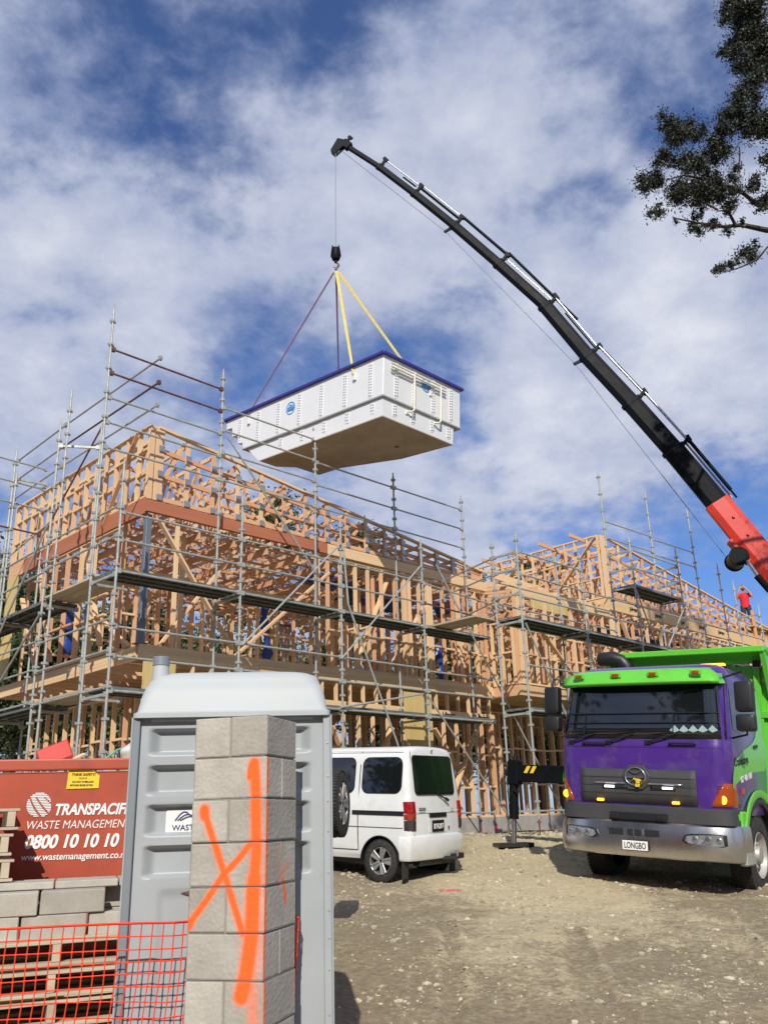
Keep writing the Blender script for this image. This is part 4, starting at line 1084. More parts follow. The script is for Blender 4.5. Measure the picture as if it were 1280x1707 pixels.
# ------------------------------------------------------------------ skip
def skip():
    root = root_at('skip_bin', (-2.5, 7.0, .02), -14, 'large red waste skip with white lettering and a yellow safety sticker', 'skip')
    x0, x1, T, B = -2.4, 1.75, 2.09, .08; D = 1.7
    out = [[(x0, .06, B), (x1, .06, B), (x1, D, B), (x0, D, B)], [(x0 - .1, 0, T - .1), (x1 + .1, 0, T - .1), (x1 + .1, D + .06, T - .1), (x0 - .1, D + .06, T - .1)]]
    MB().loft([[Vector(p) for p in r_] for r_ in out], caps=False).build('wall', M['bin_red'], root)
    MB().bb((x0, .08, B), (x1, D, B + .03)).build('floor', M['bin_red'], root)
    for (a, b) in (((x0 - .12, -.035, T - .085), (x1 + .12, .06, T)), ((x0 - .12, D, T - .105), (x1 + .12, D + .1, T)), ((x0 - .14, .06, T - .105), (x0 - .03, D, T)), ((x1 + .03, .06, T - .105), (x1 + .14, D, T))):
        MB().bb(a, b).build('rim', M['bin_red'], root, bevel=.012, seg=2)
    for x in (-2.1, -1.2, 1.2): MB().bb((x, -.03, .1), (x + .08, .03, T - .11)).build('stiffener', M['bin_red'], root, bevel=.008)
    sl = .06 / (T - .1 - B)
    def F(x, z, off=.006, tilt=R(1.6)):
        y = sl * (T - .1 - z) * 1.0 - off
        m_ = Matrix(((1, 0, 0, x), (0, 0, -1, y), (0, 1, 0, z), (0, 0, 0, 1)))
        return m_ @ Matrix.Rotation(R(-.6) + 0, 4, 'Z')
    wi = M['white_ink']
    text('TRANSPACIFIC', .112, wi, root, F(-.085, 1.680), bold=.0035, shear=.25, xs=.80, spacing=1.0)
    text('WASTE MANAGEMENT', .085, wi, root, F(-.277, 1.583), bold=-.0005, shear=.18, xs=.865)
    text('0800 10 10 10', .128, wi, root, F(-.275, 1.449), bold=.0045, shear=.22, xs=.90)
    text('www.wastemanagement.co.nz', .068, wi, root, F(-.288, 1.364), bold=.0008, shear=.12, xs=.93)
    y0 = lambda z: sl * (T - .1 - z) - .006
    st = MB(); st.quad_mesh([(.0, y0(2.0) - .002, 2.005), (.165, y0(2.0) - .002, 2.005), (.232, y0(1.96) - .002, 1.962), (.23, y0(1.87) - .002, 1.868), (-.008, y0(1.87) - .002, 1.866)], [(0, 1, 2, 3, 4)])
    s = st.build('sticker', M['yellow'], root)
    text('THINK SAFETY!', .026, M['ink'], s, F(.025, 1.963, .009), bold=.001, xs=.98); text('PLEASE', .019, M['ink'], s, F(.078, 1.937, .009), shear=.2)
    text('DO NOT OVERLOAD', .0165, M['ink'], s, F(.032, 1.912, .009), bold=.0008); text('BEYOND EDGE OF BIN', .0165, M['ink'], s, F(.018, 1.887, .009), bold=.0008)
    # globe mark: round, cut by curved roads, in fine stripes
    mb = MB(); cx, cz, rad = -.195, 1.757, .088
    n = 15
    for i in range(n):
        z = cz + rad * (1 - 2 * (i + .5) / n) ; hh = rad * 2 / n * .62
        wx = math.sqrt(max(0, rad * rad - (z - cz) ** 2)); f = (cz + rad - z) / (2 * rad)
        xl, xr = cx - wx, cx + wx + max(0, f - .55) * .05
        cuts = [(cx - .075 + .095 * f ** 1.6 + .0, .010 + .010 * f), (cx - .04 + .135 * f ** 1.3, .010 + .012 * f), (cx + .0 + .20 * f ** 1.1, .008 + .012 * f)] if f > .22 else []
        segs = [(xl, xr)]
        for c, w in cuts:
            ns = []
            for a, b in segs:
                if c - w / 2 > a and c + w / 2 < b: ns += [(a, c - w / 2), (c + w / 2, b)]
                elif c + w / 2 <= a or c - w / 2 >= b: ns.append((a, b))
                elif c - w / 2 <= a: ns.append((c + w / 2, b)) if c + w / 2 < b else None
                else: ns.append((a, c - w / 2))
            segs = ns
        for a, b in segs:
            if b - a > .003: mb.box(((a + b) / 2, y0(z), z), (b - a, .002, hh))
    mb.build('logo', wi, root)
skip()

def skip_contents():
    P = lambda x, y, z: Matrix.Rotation(R(14), 4, 'Z') @ Vector((x, y, z)) + Vector((-2.5, 7.0, .02))
    zt = 2.05
    # fill
    mb = MB(); n = 14; rnd = random.Random(2); vs = []; fs = []
    for j in range(n + 1):
        for i in range(n * 2 + 1): vs.append(P(-2.3 + 4.0 * i / (2 * n), .1 + 1.5 * j / n, zt - .22 + rnd.uniform(-.08, .10)))
    for j in range(n):
        for i in range(2 * n): k = j * (2 * n + 1) + i; fs.append((k, k + 1, k + 2 * n + 2, k + 2 * n + 1))
    mb.quad_mesh(vs, fs); tag(mb.build('rubbish', M['oldwood']), 'loose mixed building rubbish filling the red skip', 'rubbish', kind='stuff')
    b = MB(); mt = Matrix.Rotation(R(-24), 3, 'Y') @ Matrix.Rotation(R(20), 3, 'Z')
    b.box((0, 0, 0), (.26, .2, .15), mt)
    o = b.build('plastic_crate', M['boom_red'], bevel=.01, loc=P(-.17, .5, zt + .10)); tag(o, 'red plastic crate lying tipped on top of the full skip', 'crate')
    o = MB().box((0, 0, 0), (.11, .1, .06), Matrix.Rotation(R(15), 3, 'Z')).build('brick', M['bin_red'], bevel=.004, loc=P(.02, .35, zt + .02)); tag(o, 'small dull red brick beside the tipped crate in the skip', 'brick')
    for i, (a, c, lb) in enumerate((((-.32, .25, zt + .02), (.30, .35, zt + .035), 'long pale timber offcut lying flat along the near rim of the skip'), ((-.1, .3, zt + .0), (.06, .5, zt + .11), 'short timber offcut poking up in front of the tipped crate'), ((.15, .3, zt + .03), (.62, .4, zt + .02), 'thin pale timber strip at the right end of the skip load'))):
        tag(MB().bar(P(*a), P(*c), .05, .02).build('timber_offcut', M['pine'], bevel=.002), lb, 'timber', 'timber offcuts in the skip')
    pts = [P(.20 + .06 * math.cos(t), .32 + .05 * math.sin(t), zt + .03) for t in [k * .5 for k in range(10)]]
    pts = [P(.1, .3, zt + .03), P(.2, .3, zt + .035), P(.26, .32, zt + .07), P(.33, .35, zt + .13), P(.42, .38, zt + .16), P(.52, .4, zt + .17)]
    tag(MB().tube(pts, .008, 8).build('garden_hose', M['hose'], smooth=60), 'green hose curling up out of the skip beside the plastic bag', 'hose')
    tag(MB().tube([P(.0, .3, zt + .03), P(.1, .22, zt + .035), P(.2, .3, zt + .03), P(.1, .4, zt + .035), P(.0, .3, zt + .03)], .009, 8).build('cable_loop', M['black'], smooth=60), 'black cable loop lying on the timber offcuts in the skip', 'cable')
    n = 14; rings = []
    for j in range(n):
        t = j / (n - 1); rr = .17 * math.sin(math.pi * min(.98, t * .85 + .12)) ** .7
        c = P(.52, .45, zt - .03 + t * .26)
        rings.append([c + Vector((math.cos(a) * rr, math.sin(a) * rr, 0)) * (1 + .28 * noise.noise(Vector((math.cos(a) * 2, math.sin(a) * 2, t * 4)))) for a in [k * 6.283 / 22 for k in range(22)]])
    tag(MB().loft(rings).build('plastic_bag', M['plastic_bag'], smooth=70), 'crumpled clear white plastic bag bulging over the right end of the skip', 'bag')
skip_contents()

# ------------------------------------------------------------------ pallets and blocks
def pallet_proto(label, w=1.15, d=1.0):
    root = empty('wooden_pallet', label=label, cat='pallet', group='weathered pallets')
    for k in range(7): MB().box((0, -d / 2 + .05 + k * (d - .1) / 6, .127), (w, .095, .018)).build('deck_board', M['oldwood'], root, bevel=.002)
    for k in range(3): MB().box((-w / 2 + .05 + k * (w - .1) / 2, 0, .069), (.05, d, .095)).build('stringer', M['oldwood'], root, bevel=.002)
    for k in range(3): MB().box((0, -d / 2 + .05 + k * (d - .1) / 2, .010), (w, .095, .018)).build('deck_board', M['oldwood'], root, bevel=.002)
    return root
def copy_tree(o, loc, az, label):
    r = o.copy(); COL.objects.link(r); r.location = loc; r.rotation_euler = (0, 0, -R(az)); r['label'] = label
    for ch in o.children: c = ch.copy(); COL.objects.link(c); c.parent = r
    return r
def paint_marks():
    rnd = random.Random(8)
    for (x, y, r_, lb) in ((.73, 12.75, .11, 'pink spray paint mark on the clay behind the van'),):
        mb = MB()
        for k in range(26):
            a = rnd.random() * 6.28; q = r_ * rnd.random() ** .7; px, py = x + 1.6 * q * math.cos(a), y + q * math.sin(a); s = rnd.uniform(.008, .022)
            vs = []
            for v in ICO_V: vs.append((px + v[0] * s * 1.3, py + v[1] * s, gz(px, py) + rut(px, py) + .004 + v[2] * s * .3))
            mb.quad_mesh(vs, ICO_F)
        tag(mb.build('paint_mark', M['pink'], fix=False), lb, 'paint mark')
    p = W(11.55, 1.185, 1.30)
    tag(MB().box((0, 0, 0), (.09, .006, .16), ROTUV.to_3x3()).build('paint_mark', M['pink'], bevel=.002, loc=p), 'small pink paint mark on the slab edge behind the outrigger', 'paint mark')
paint_marks()
def pallets():
    proto = pallet_proto('topmost pallet of the block stack, with grey blocks resting on it')
    names = ['topmost pallet of the block stack, with grey blocks resting on it', 'second pallet from the top under the grey blocks', 'third pallet from the top under the grey blocks', 'fourth pallet from the top under the grey blocks, behind the netting', 'fifth pallet from the top of the block stack', 'bottom pallet of the block stack, standing on the ground']
    z = .81
    for k, nme in enumerate(names):
        loc = (-2.22 + .03 * math.sin(k * 3), 6.2 + .02 * math.cos(k * 2), z + .02 - k * .158); az = -22 + 2 * math.sin(k * 2.2)
        if k == 0: proto.location = loc; proto.rotation_euler = (0, 0, -R(az))
        else: copy_tree(proto, loc, az, nme)
    side = ['topmost pallet of the taller stack at the left edge of the photo', 'second pallet from the top at the left edge', 'third pallet from the top at the left edge', 'fourth pallet from the top at the left edge', 'fifth pallet from the top at the left edge', 'sixth pallet from the top at the left edge', 'seventh pallet from the top at the left edge', 'eighth pallet from the top at the left edge', 'ninth pallet from the top at the left edge', 'lowest pallet but one at the left edge', 'lowest pallet at the left edge']
    for k, nme in enumerate(side):
        copy_tree(proto, (-3.22 + .015 * math.sin(k * 5), 6.33, 1.60 - k * .158), -25 + 1.5 * math.sin(k * 1.7), nme)
    # grey blocks
    me = MB().box((0, 0, 0), (.385, .19, .135)).mesh('concrete_block', M['block'], bevel=.006)
    big = MB().box((0, 0, 0), (.39, .39, .045)).mesh('paving_slab', M['block'], bevel=.005)
    zt = .955
    def put(me_, name, x, y, z_, az, lb, cat, g):
        mt = rz(az - 17); q = rz(-19) @ Vector((x + 2.2, y - 6.15, 0)); mt.translation = Vector((-2.22 + q.x, 6.2 + q.y, z_)); o = inst(name, me_, None, mt); tag(o, lb, cat, g)
    pos = []
    rows = [('front row', 5.95), ('back row', 6.25)]
    for (rn, y), nn in zip(rows, (4, 4)):
        for L_ in range(2):
            for k in range(nn - (1 if L_ == 1 and rn == 'front row' else 0)):
                x = -2.62 + k * .40 + (.10 if L_ else 0)
                if L_ == 1 and rn == 'front row' and k > 1: continue
                ordn = ('leftmost', 'second', 'third', 'fourth')[k]
                put(me, 'concrete_block', x + .02, y + .02 * ((k * 7) % 3), zt + .07 + L_ * .138, -3 + (k * 5 % 4), f'{ordn} grey concrete block in the {"upper" if L_ else "lower"} layer, {rn} on the pallet stack', 'concrete block', 'grey blocks on the pallet stack')
    for k in range(3):
        put(big, 'paving_slab', -2.42 + k * .40, 6.25, zt + .30, -2, f'{("left", "middle", "right")[k]} thin grey slab lying on the blocks behind the netting', 'slab', 'thin slabs on the blocks')
pallets()

# ------------------------------------------------------------------ orange safety netting
def fence():
    root = empty('safety_netting', (0, 0, 0), 'bright orange plastic safety netting stretched in front of the pallets and toilet', 'netting')
    path = [(-3.4, 4.60), (-2.6, 4.60), (-2.0, 4.63), (-1.5, 4.66), (-1.10, 4.72), (-.96, 4.86), (-.75, 4.90), (-.56, 4.89), (-.497, 4.87), (-.518, 4.97)]
    # resample by length
    segs = []; tot = 0
    for a, b in zip(path, path[1:]):
        l = math.dist(a, b); segs.append((tot, l, a, b)); tot += l
    def at(s):
        for t0, l, a, b in segs:
            if s <= t0 + l + 1e-9:
                f = (s - t0) / l; return a[0] + (b[0] - a[0]) * f, a[1] + (b[1] - a[1]) * f
        return path[-1]
    cell = .0525; n = int(tot / cell); rows = 20
    topz = lambda s: 1.165 - .022 * (s / 2.4) + .006 * math.sin(s * 4)
    def P(s, k):
        x, y = at(s + .015 * math.sin(k * .9 + s * 2) * (k / rows)); z = topz(s) - k * .0575 * (1 + .03 * math.sin(s * 3 + k))
        lean = -.018 * (k / rows) * 2
        return Vector((x + lean * .6 - .002 * k, y + .012 * math.sin(s * 3 + k * .35), z))
    mb = MB()
    for k in range(rows + 1):
        r_ = .0030 if k else .006
        st = [P(i * cell / 2, k) for i in range(2 * n + 1)]
        mb.tube(st, r_, 4)
    for i in range(n + 1):
        mb.tube([P(i * cell, k) for k in range(rows + 1)], .0030, 4)
    for i in range(n + 1):
        for k in range(1, rows + 1): mb.box(P(i * cell, k), (.010, .006, .009))
    mb.build('net', M['net'], root, fix=False)
fence()

# ------------------------------------------------------------------ the swimming pool in the air
def pool():
    Nn = Vector((.11, 17.30, 11.5)); e1 = Vector((-.717, .693, .073)).normalized(); e2 = Vector((.694, .720, .003)); e2 = (e2 - e1 * e2.dot(e1)).normalized(); n3 = e2.cross(e1)
    mt = Matrix((e1, e2, n3)).transposed().to_4x4(); mt.translation = Nn
    root = empty('swimming_pool', label='white swimming pool shell with blue rim hanging from the crane over the house frame', cat='swimming pool', mat=mt)
    w = M['white_tank']
    W2 = 2.66
    # upper tier side outline in (e1, z): slanted and stepped far end
    prof = [(0, -.03), (6.0, -.03), (5.98, -.28), (5.72, -.30), (5.70, -.55), (5.45, -.58), (5.42, -.82), (5.22, -.85), (5.16, -1.02), (0, -1.02)]
    MB().prism(prof, 0, W2, Matrix(((1, 0, 0, 0), (0, 0, 1, 0), (0, 1, 0, 0), (0, 0, 0, 1)))).build('upper_wall', w, root, bevel=.01)
    MB().bb((-.02, -.02, -1.06), (5.18, W2 + .02, -1.015)).build('shelf', M['tank_grey'], root, bevel=.006)
    top = [(.03, .03), (.03, 2.45), (1.65, 2.42), (4.3, 1.75), (4.4, 1.25), (5.0, .72), (5.03, .05)]
    bot = [(.03, .03), (.03, 2.42), (1.63, 2.32), (3.90, 1.58), (3.98, 1.12), (4.48, .60), (4.46, .04)]
    def lower(z0, z1, f0, f1, name, mat):
        lp = lambda f: [Vector((a[0] + (b[0] - a[0]) * f, a[1] + (b[1] - a[1]) * f, 0)) for a, b in zip(top, bot)]
        r0_, r1_ = lp(f0), lp(f1)
        for v in r0_: v.z = z0
        for v in r1_: v.z = z1
        return MB().loft([r0_, r1_]).build(name, mat, root)
    lower(-1.05, -1.50, 0, .93, 'lower_wall', w)
    lower(-1.50, -1.525, .93, 1.0, 'underside', M['tank_under'])
    for (a, b) in (((-.05, -.07, -.035), (6.06, .0, .03)), ((-.05, W2, -.035), (6.06, W2 + .07, .03)), ((-.07, -.07, -.04), (-.0, W2 + .07, .025)), ((6.0, -.05, -.045), (6.07, W2 + .05, .02))):
        MB().bb(a, b).build('rim', M['rim_blue'], root, bevel=.004)
    MB().bb((.02, .02, -.02), (5.95, W2 - .02, -.005)).build('cover_sheet', M['blue_wrap'], root)
    # stiffening ribs with paired bolts
    def rib(s, z0, z1, face, name='rib'):
        mb = MB(); k = int((z0 - z1) / .068)
        def b_(p, d):
            if face == 'long': mb.box((p[0], -.006 + p[1], p[2]), (d[0], d[1], d[2]))
            elif face == 'short': mb.box((-.006 + p[1], p[0], p[2]), (d[1], d[0], d[2]))
        off = .03 if z1 < -1.2 else 0
        b_((s, .006 + off, (z0 + z1) / 2), (.10, .012, z0 - z1))
        for i in range(k):
            z = z0 - .03 - i * .068
            for q in (-.032, .032): b_((s + q, -.012 + off, z + (.01 if q > 0 else 0)), (.028, .024, .034))
        mb.build(name, w, root)
    for s in (.40, 1.25, 2.08, 2.90, 3.72, 4.55, 5.35): rib(s, -.14, -.98 if s < 5 else -.75, 'long')
    for s in (.35, 1.18, 1.98, 2.8, 3.62): rib(s, -1.12, -1.38, 'long')
    for s in (.40, 1.0, 1.66, 2.30): rib(s, -.12, -.98, 'short')
    for s in (.40, 1.0, 1.66, 2.25): rib(s, -1.12, -1.42, 'short')
    def logo(face, s, z, r_):
        mb = MB()
        F_ = Matrix(((-1, 0, 0, s), (0, 0, -1, -.005), (0, 1, 0, z), (0, 0, 0, 1))) if face == 'long' else Matrix(((0, 0, -1, -.005), (1, 0, 0, s), (0, 1, 0, z), (0, 0, 0, 1)))
        n = 40
        ring = []
        for rr, zz in ((r_, 0), (r_ * .86, 0), (r_ * .86, .003), (r_, .003)): ring.append([F_ @ Vector((rr * math.cos(k * 6.283 / n), rr * math.sin(k * 6.283 / n), zz)) for k in range(n)])
        mb.loft(ring + [ring[0]], caps=False)
        for yy, ww in ((-.42, 1.2), (-.28, 1.45)):
            for k in range(10):
                a = -ww / 2 + ww * k / 10; b = a + ww / 10
                p = F_ @ Vector((a * r_, (yy + .05 * math.sin(a * 9)) * r_, .001)); q = F_ @ Vector((b * r_, (yy + .05 * math.sin(b * 9)) * r_, .001))
                mb.bar(p, q, .004, r_ * .07)
        o = mb.build('logo', M['logo_blue'], root)
        text('m', r_ * .75, M['logo_blue'], o, F_ @ Matrix.Translation((-.40 * r_, .18 * r_, .001)), bold=.004); text('y', r_ * .75, M['logo_blue'], o, F_ @ Matrix.Translation((.18 * r_, .18 * r_, .001)), bold=.004)
        text('pool', r_ * .85, M['logo_blue'], o, F_ @ Matrix.Translation((-.72 * r_, -.2 * r_, .001)), bold=.006)
    logo('long', 3.25, -.42, .17); logo('short', 1.42, -.32, .17)
    for z in (-.22, -.30): MB().tube([(-.09, .15, z), (-.09, 2.02, z)], .022, 10).build('pipe', M['cream_pipe'], root, smooth=60)
    for y in (.92, 1.84):
        MB().tube([(-.10, y, -.24), (-.10, y, -1.12), (-.07, y - .03, -1.17), (-.0, y - .14, -1.18), (.02, y - .14, -1.24)], .024, 10).build('pipe', M['cream_pipe'], root, smooth=50)
    MB().bb((-.03, 1.52, -.55), (.0, 1.62, -.38)).build('skimmer_plate', w, root, bevel=.01)
    MB().cyl((1.1, 1.6, -1.54), (1.1, 1.6, -1.51), .05, 12).build('drain', M['rust'], root)
    for (x, y) in ((.92, -.03), (4.95, -.03)): MB().bb((x - .05, y - .02, -.40), (x + .05, y + .02, -.22)).build('lifting_lug', w, root, bevel=.006)
    return root, mt
pool_root, PM = pool()

def rigging():
    hook = Vector((-1.09, 19.95, 15.62))
    defs = [((.92, -.06, -.25), 'sling_y', 'yellow webbing sling from the hook down to the near long side of the pool', .045), ((.92, 2.72, -.1), 'sling_y', 'yellow webbing sling from the hook to the right rim of the pool', .045),
            ((4.95, -.06, -.15), 'sling_p', 'purple webbing sling slanting from the hook to the left end of the pool', .030), ((4.4, 2.72, -.1), 'sling_p', 'purple webbing sling hanging almost straight down behind the pool rim', .028)]
    for p, m, lb, w in defs:
        q = PM @ Vector(p); top = hook + (q - hook).normalized() * .12
        mb = MB(); side = Vector((.9, -.1, .2)).normalized(); n = 8
        pts = [top + (q - top) * (i / n) for i in range(n + 1)]
        for off in (-.4, .4):
            for a, b, i in zip(pts, pts[1:], range(n)):
                s = math.sin(i * 1.3 + off * 3) * .2
                tw = Vector((math.cos(s), math.sin(s), .1))
                mb.bar(a + side * w * off * (1 - .7 * i / n), b + side * w * off * (1 - .7 * (i + 1) / n), w, .010, tw.cross(b - a))
        o = mb.build('sling', M[m]); tag(o, lb, 'sling', 'lifting slings on the pool')
    r = empty('hook_block', hook + Vector((0, 0, .3)), 'black crane hook block on its thin cable above the pool', 'crane hook')
    h0 = Vector((0, 0, 0))
    MB().tube([(0, 0, .0), (0, 0, .12), (0, 0, .34)], [.10, .145, .12], 14).build('hook_weight', M['dark_metal'], r, smooth=40)
    for s in (-1, 1): MB().box((s * .085, 0, .33), (.04, .12, .20)).build('cheek_plate', M['dark_metal'], r, bevel=.01)
    MB().tube([(0, 0, .0), (0, 0, -.10)], .04, 10).build('swivel', M['dark_metal'], r, smooth=40)
    MB().tube([(.0, 0, -.08), (.055, 0, -.13), (.07, 0, -.19), (.04, 0, -.25), (-.02, 0, -.265), (-.06, 0, -.22)], [.02, .026, .03, .028, .022, .012], 10).build('hook', M['rust'], r, smooth=60)
    MB().cyl((0, -.03, -.29), (0, .03, -.29), .035, 12).build('shackle', M['rust'], r)
    MB().tube([(0, 0, .35), (.04, -.05, 3.95)], .010, 6).build('cable', M['cable'], r)
rigging()

# ------------------------------------------------------------------ foliage
def leaves(name, clumps, per, size, mat, root, seed=1, flat=.5, loc=None):
    r = np.random.default_rng(seed); vs = []; fs = []
    base = 0
    for (c, rad) in clumps:
        k = int(per * (rad[0] * rad[1] * rad[2]) ** .7)
        d = r.normal(size=(k, 3)); d /= np.linalg.norm(d, axis=1)[:, None]
        p = d * np.minimum(1.7, np.abs(r.normal(size=(k, 1))) * .62 + .05) * np.array(rad) + np.array(c)
        u = r.normal(size=(k, 3)); u /= np.linalg.norm(u, axis=1)[:, None]
        v = np.cross(u, r.normal(size=(k, 3))); v /= np.linalg.norm(v, axis=1)[:, None]
        s = size * (.6 + .8 * r.random(k))[:, None]
        a = p - u * s; b = p + v * s * flat; c2 = p + u * s; d2 = p - v * s * flat
        q = np.stack([a, b, c2, d2], 1).reshape(-1, 3); vs.append(q)
        f = (np.arange(k * 4).reshape(k, 4) + base); fs.append(f); base += k * 4
    V_ = np.concatenate(vs); F_ = np.concatenate(fs)
    if loc is not None: V_ = V_ - np.array(loc)
    me = bpy.data.meshes.new(name); me.vertices.add(len(V_)); me.vertices.foreach_set('co', V_.ravel().astype('f'))
    me.loops.add(F_.size); me.loops.foreach_set('vertex_index', F_.ravel().astype('i')); me.polygons.add(len(F_))
    me.polygons.foreach_set('loop_start', (np.arange(len(F_)) * 4).astype('i'))
    me.materials.append(mat); me.update(calc_edges=True); me.validate()
    o = bpy.data.objects.new(name, me); COL.objects.link(o)
    if root is not None: o.parent = root
    return o

def near_tree():
    base = Vector((9.6, 12.6, gz(9.6, 12.6)))
    root = empty('tall_tree', base, 'tall dark evergreen tree reaching in from the right edge over the crane', 'tree')
    C_ = Vector((0, 0, 1.6))
    def P(x, y, d):   # a spot of the crown at depth d, given by its bearing
        v = fw + rt * ((x - 640) / 1450.0) + up * ((853.5 - y) / 1450.0); return C_ + v * (d / v.y) - base
    rnd = random.Random(4)
    branches = MB()
    trunk_pts = [Vector((0, 0, 0)), Vector((-.1, .1, 4)), Vector((-.25, 0, 8)), Vector((-.6, -.1, 11.5)), Vector((-.9, -.2, 15)), Vector((-1.1, -.2, 19))]
    MB().tube(trunk_pts, [.34, .30, .24, .18, .12, .05], 10).build('trunk', M['bark'], root, smooth=60)
    def br(pts, r0_, r1_): branches.tube(pts, [r0_ + (r1_ - r0_) * i / (len(pts) - 1) for i in range(len(pts))], 6)
    br([trunk_pts[3] + Vector((0, 0, -.9)), P(1278, 384, 12.3), P(1236, 375, 12.2), P(1205, 378, 12.1), P(1165, 372, 12), P(1120, 363, 12)], .06, .010)
    br([P(1225, 375, 12.1), P(1212, 350, 12), P(1195, 352, 11.9)], .03, .01); br([trunk_pts[3] + Vector((0, 0, -.5)), P(1262, 342, 12.5), P(1230, 315, 12.3), P(1180, 300, 12.1), P(1140, 292, 12), P(1110, 300, 11.9)], .05, .010)
    br([P(1160, 296, 12), P(1145, 265, 12), P(1130, 235, 12)], .025, .008); br([trunk_pts[4], P(1280, 230, 12.6), P(1240, 210, 12.5), P(1200, 230, 12.3)], .05, .01)
    br([P(1232, 250, 12.3), P(1231, 300, 12.3)], .015, .010); br([trunk_pts[2] + Vector((0, 0, .6)), P(1280, 410, 12), P(1262, 432, 12), P(1235, 445, 12), P(1205, 455, 12)], .035, .006)
    br([P(1196, 350, 12), P(1160, 330, 12), P(1120, 345, 11.9)], .02, .006); br([trunk_pts[4], P(1260, 90, 12.6), P(1225, 60, 12.5)], .05, .01)
    cl = []
    def blob(x, y, r_, d=12.2, n=5, sp=.6, q=.33):
        s = d / 1450.0 * 1.06
        for _ in range(n):
            a = rnd.random() * 6.28; k = r_ * sp * rnd.random() ** .5
            rr = r_ * q * rnd.uniform(1.0, 2.5) * s
            cl.append((tuple(P(x + k * math.cos(a), y + k * math.sin(a), d + rnd.uniform(-.35, .35))), (rr, rr, rr * rnd.uniform(.6, .9))))
    for (x, y, r_, n) in ((1132, 215, 34, 12), (1108, 205, 22, 6), (1160, 222, 26, 8), (1082, 300, 28, 10), (1070, 315, 15, 4), (1094, 350, 20, 6), (1100, 262, 22, 7), (1120, 270, 16, 5), (1150, 275, 30, 11), (1135, 318, 30, 11), (1165, 322, 30, 11), (1195, 250, 32, 11), (1185, 300, 28, 9), (1215, 205, 34, 11), (1250, 210, 30, 10), (1240, 170, 34, 12), (1275, 200, 34, 10),
                         (1212, 325, 28, 9), (1225, 290, 20, 5), (1255, 305, 22, 7), (1270, 340, 24, 8), (1278, 270, 20, 6), (1210, 345, 20, 5), (1160, 355, 18, 5), (1190, 372, 18, 6), (1152, 376, 14, 5), (1172, 384, 14, 5), (1215, 384, 14, 4), (1128, 366, 9, 3), (1240, 372, 10, 3), (1218, 12, 28, 10), (1205, 30, 16, 5), (1245, 30, 40, 14), (1275, 60, 44, 14), (1225, 70, 26, 8), (1212, 85, 24, 8), (1240, 105, 26, 9), (1268, 120, 34, 12), (1215, 68, 14, 4), (1250, 140, 22, 7), (1260, 5, 40, 12),
                         (1245, 425, 22, 7), (1222, 440, 18, 6), (1200, 452, 14, 5), (1262, 405, 12, 3), (1188, 450, 7, 2), (1230, 150, 16, 4), (1285, 420, 12, 3)):
        blob(x, y, r_, n=n)
    for k in range(70):   # the crown beyond the frame
        a = rnd.random() * 6.28; z = rnd.uniform(9.5, 20); q = (3.0 - abs(z - 14) * .3) * rnd.random() ** .5
        if math.cos(a) * q < -1.6: continue
        cl.append(((-.2 + q * math.cos(a) + .8, q * math.sin(a), z), (.6, .6, .4)))
    leaves('foliage', cl, 17000, .027, M['leaf_dark'], root, 3, .36)
    branches.build('branch', M['bark'], root, smooth=60)
near_tree()

def far_tree(x, y, h, r_, label, seed, mat='leaf_mid', cone=False, grp='trees beyond the house frames', lo=.35, leaf=.085, per=1100):
    b = (x, y, gz(x, y) - .05); root = empty('leafy_tree' if not cone else 'conifer_tree', b, label, 'tree', grp)
    rnd = random.Random(seed)
    MB().tube([(0, 0, 0), (.1, 0, h * .4), (0, .1, h * .8)], [r_ * .09, r_ * .06, .04], 8).build('trunk', M['bark'], root, smooth=60)
    lb = MB(); cl = []
    for k in range(int(34)):
        t = rnd.random(); z = h * (lo + (1 - lo) * t)
        prof = (1 - t) ** .8 if cone else math.sin(math.pi * min(1, .18 + .8 * t)) ** .6
        a = rnd.random() * 6.28; q = r_ * prof * rnd.uniform(.35, 1)
        c = (q * math.cos(a), q * math.sin(a), z); s = r_ * rnd.uniform(.20, .55)
        cl.append((c, (s, s, s * .7)))
        if k % 3 == 0: lb.tube([(0, 0, z * .75), c], [r_ * .025, .015], 5)
    lb.build('branch', M['bark'], root)
    leaves('foliage', cl, per, leaf, M[mat], root, seed, .5)
for i, t in enumerate(((-13.5, 30, 9.5, 3.2, 'bushy green tree at the far left behind the end of the house frame'), (-5.2, 38, 15.0, 2.6, 'slim green tree showing through the roof trusses left of centre'), (-1.4, 40, 13.5, 2.2, 'tree whose top shows through the middle of the truss parapet'),
                       (8.3, 46, 13.6, 3.0, 'tree showing between the two house frames through the stud wall'), (12.5, 50, 13.0, 3.4, 'broad tree behind the corner of the right-hand house frame'), (-9.0, 34, 9.0, 3.4, 'low bushy tree behind the left side of the larger frame'), (-17, 40, 11, 4, 'wide tree beyond the left edge of the yard'),
                       (2.5, 42, 9.0, 4.2, 'low wide tree behind the middle of the larger frame'), (6.5, 40, 8.0, 3.6, 'low tree behind the joint of the two frames'), (21, 52, 8, 5, 'wide tree behind the far end of the right-hand frame'))):
    far_tree(*t[:4], t[4], 20 + i)
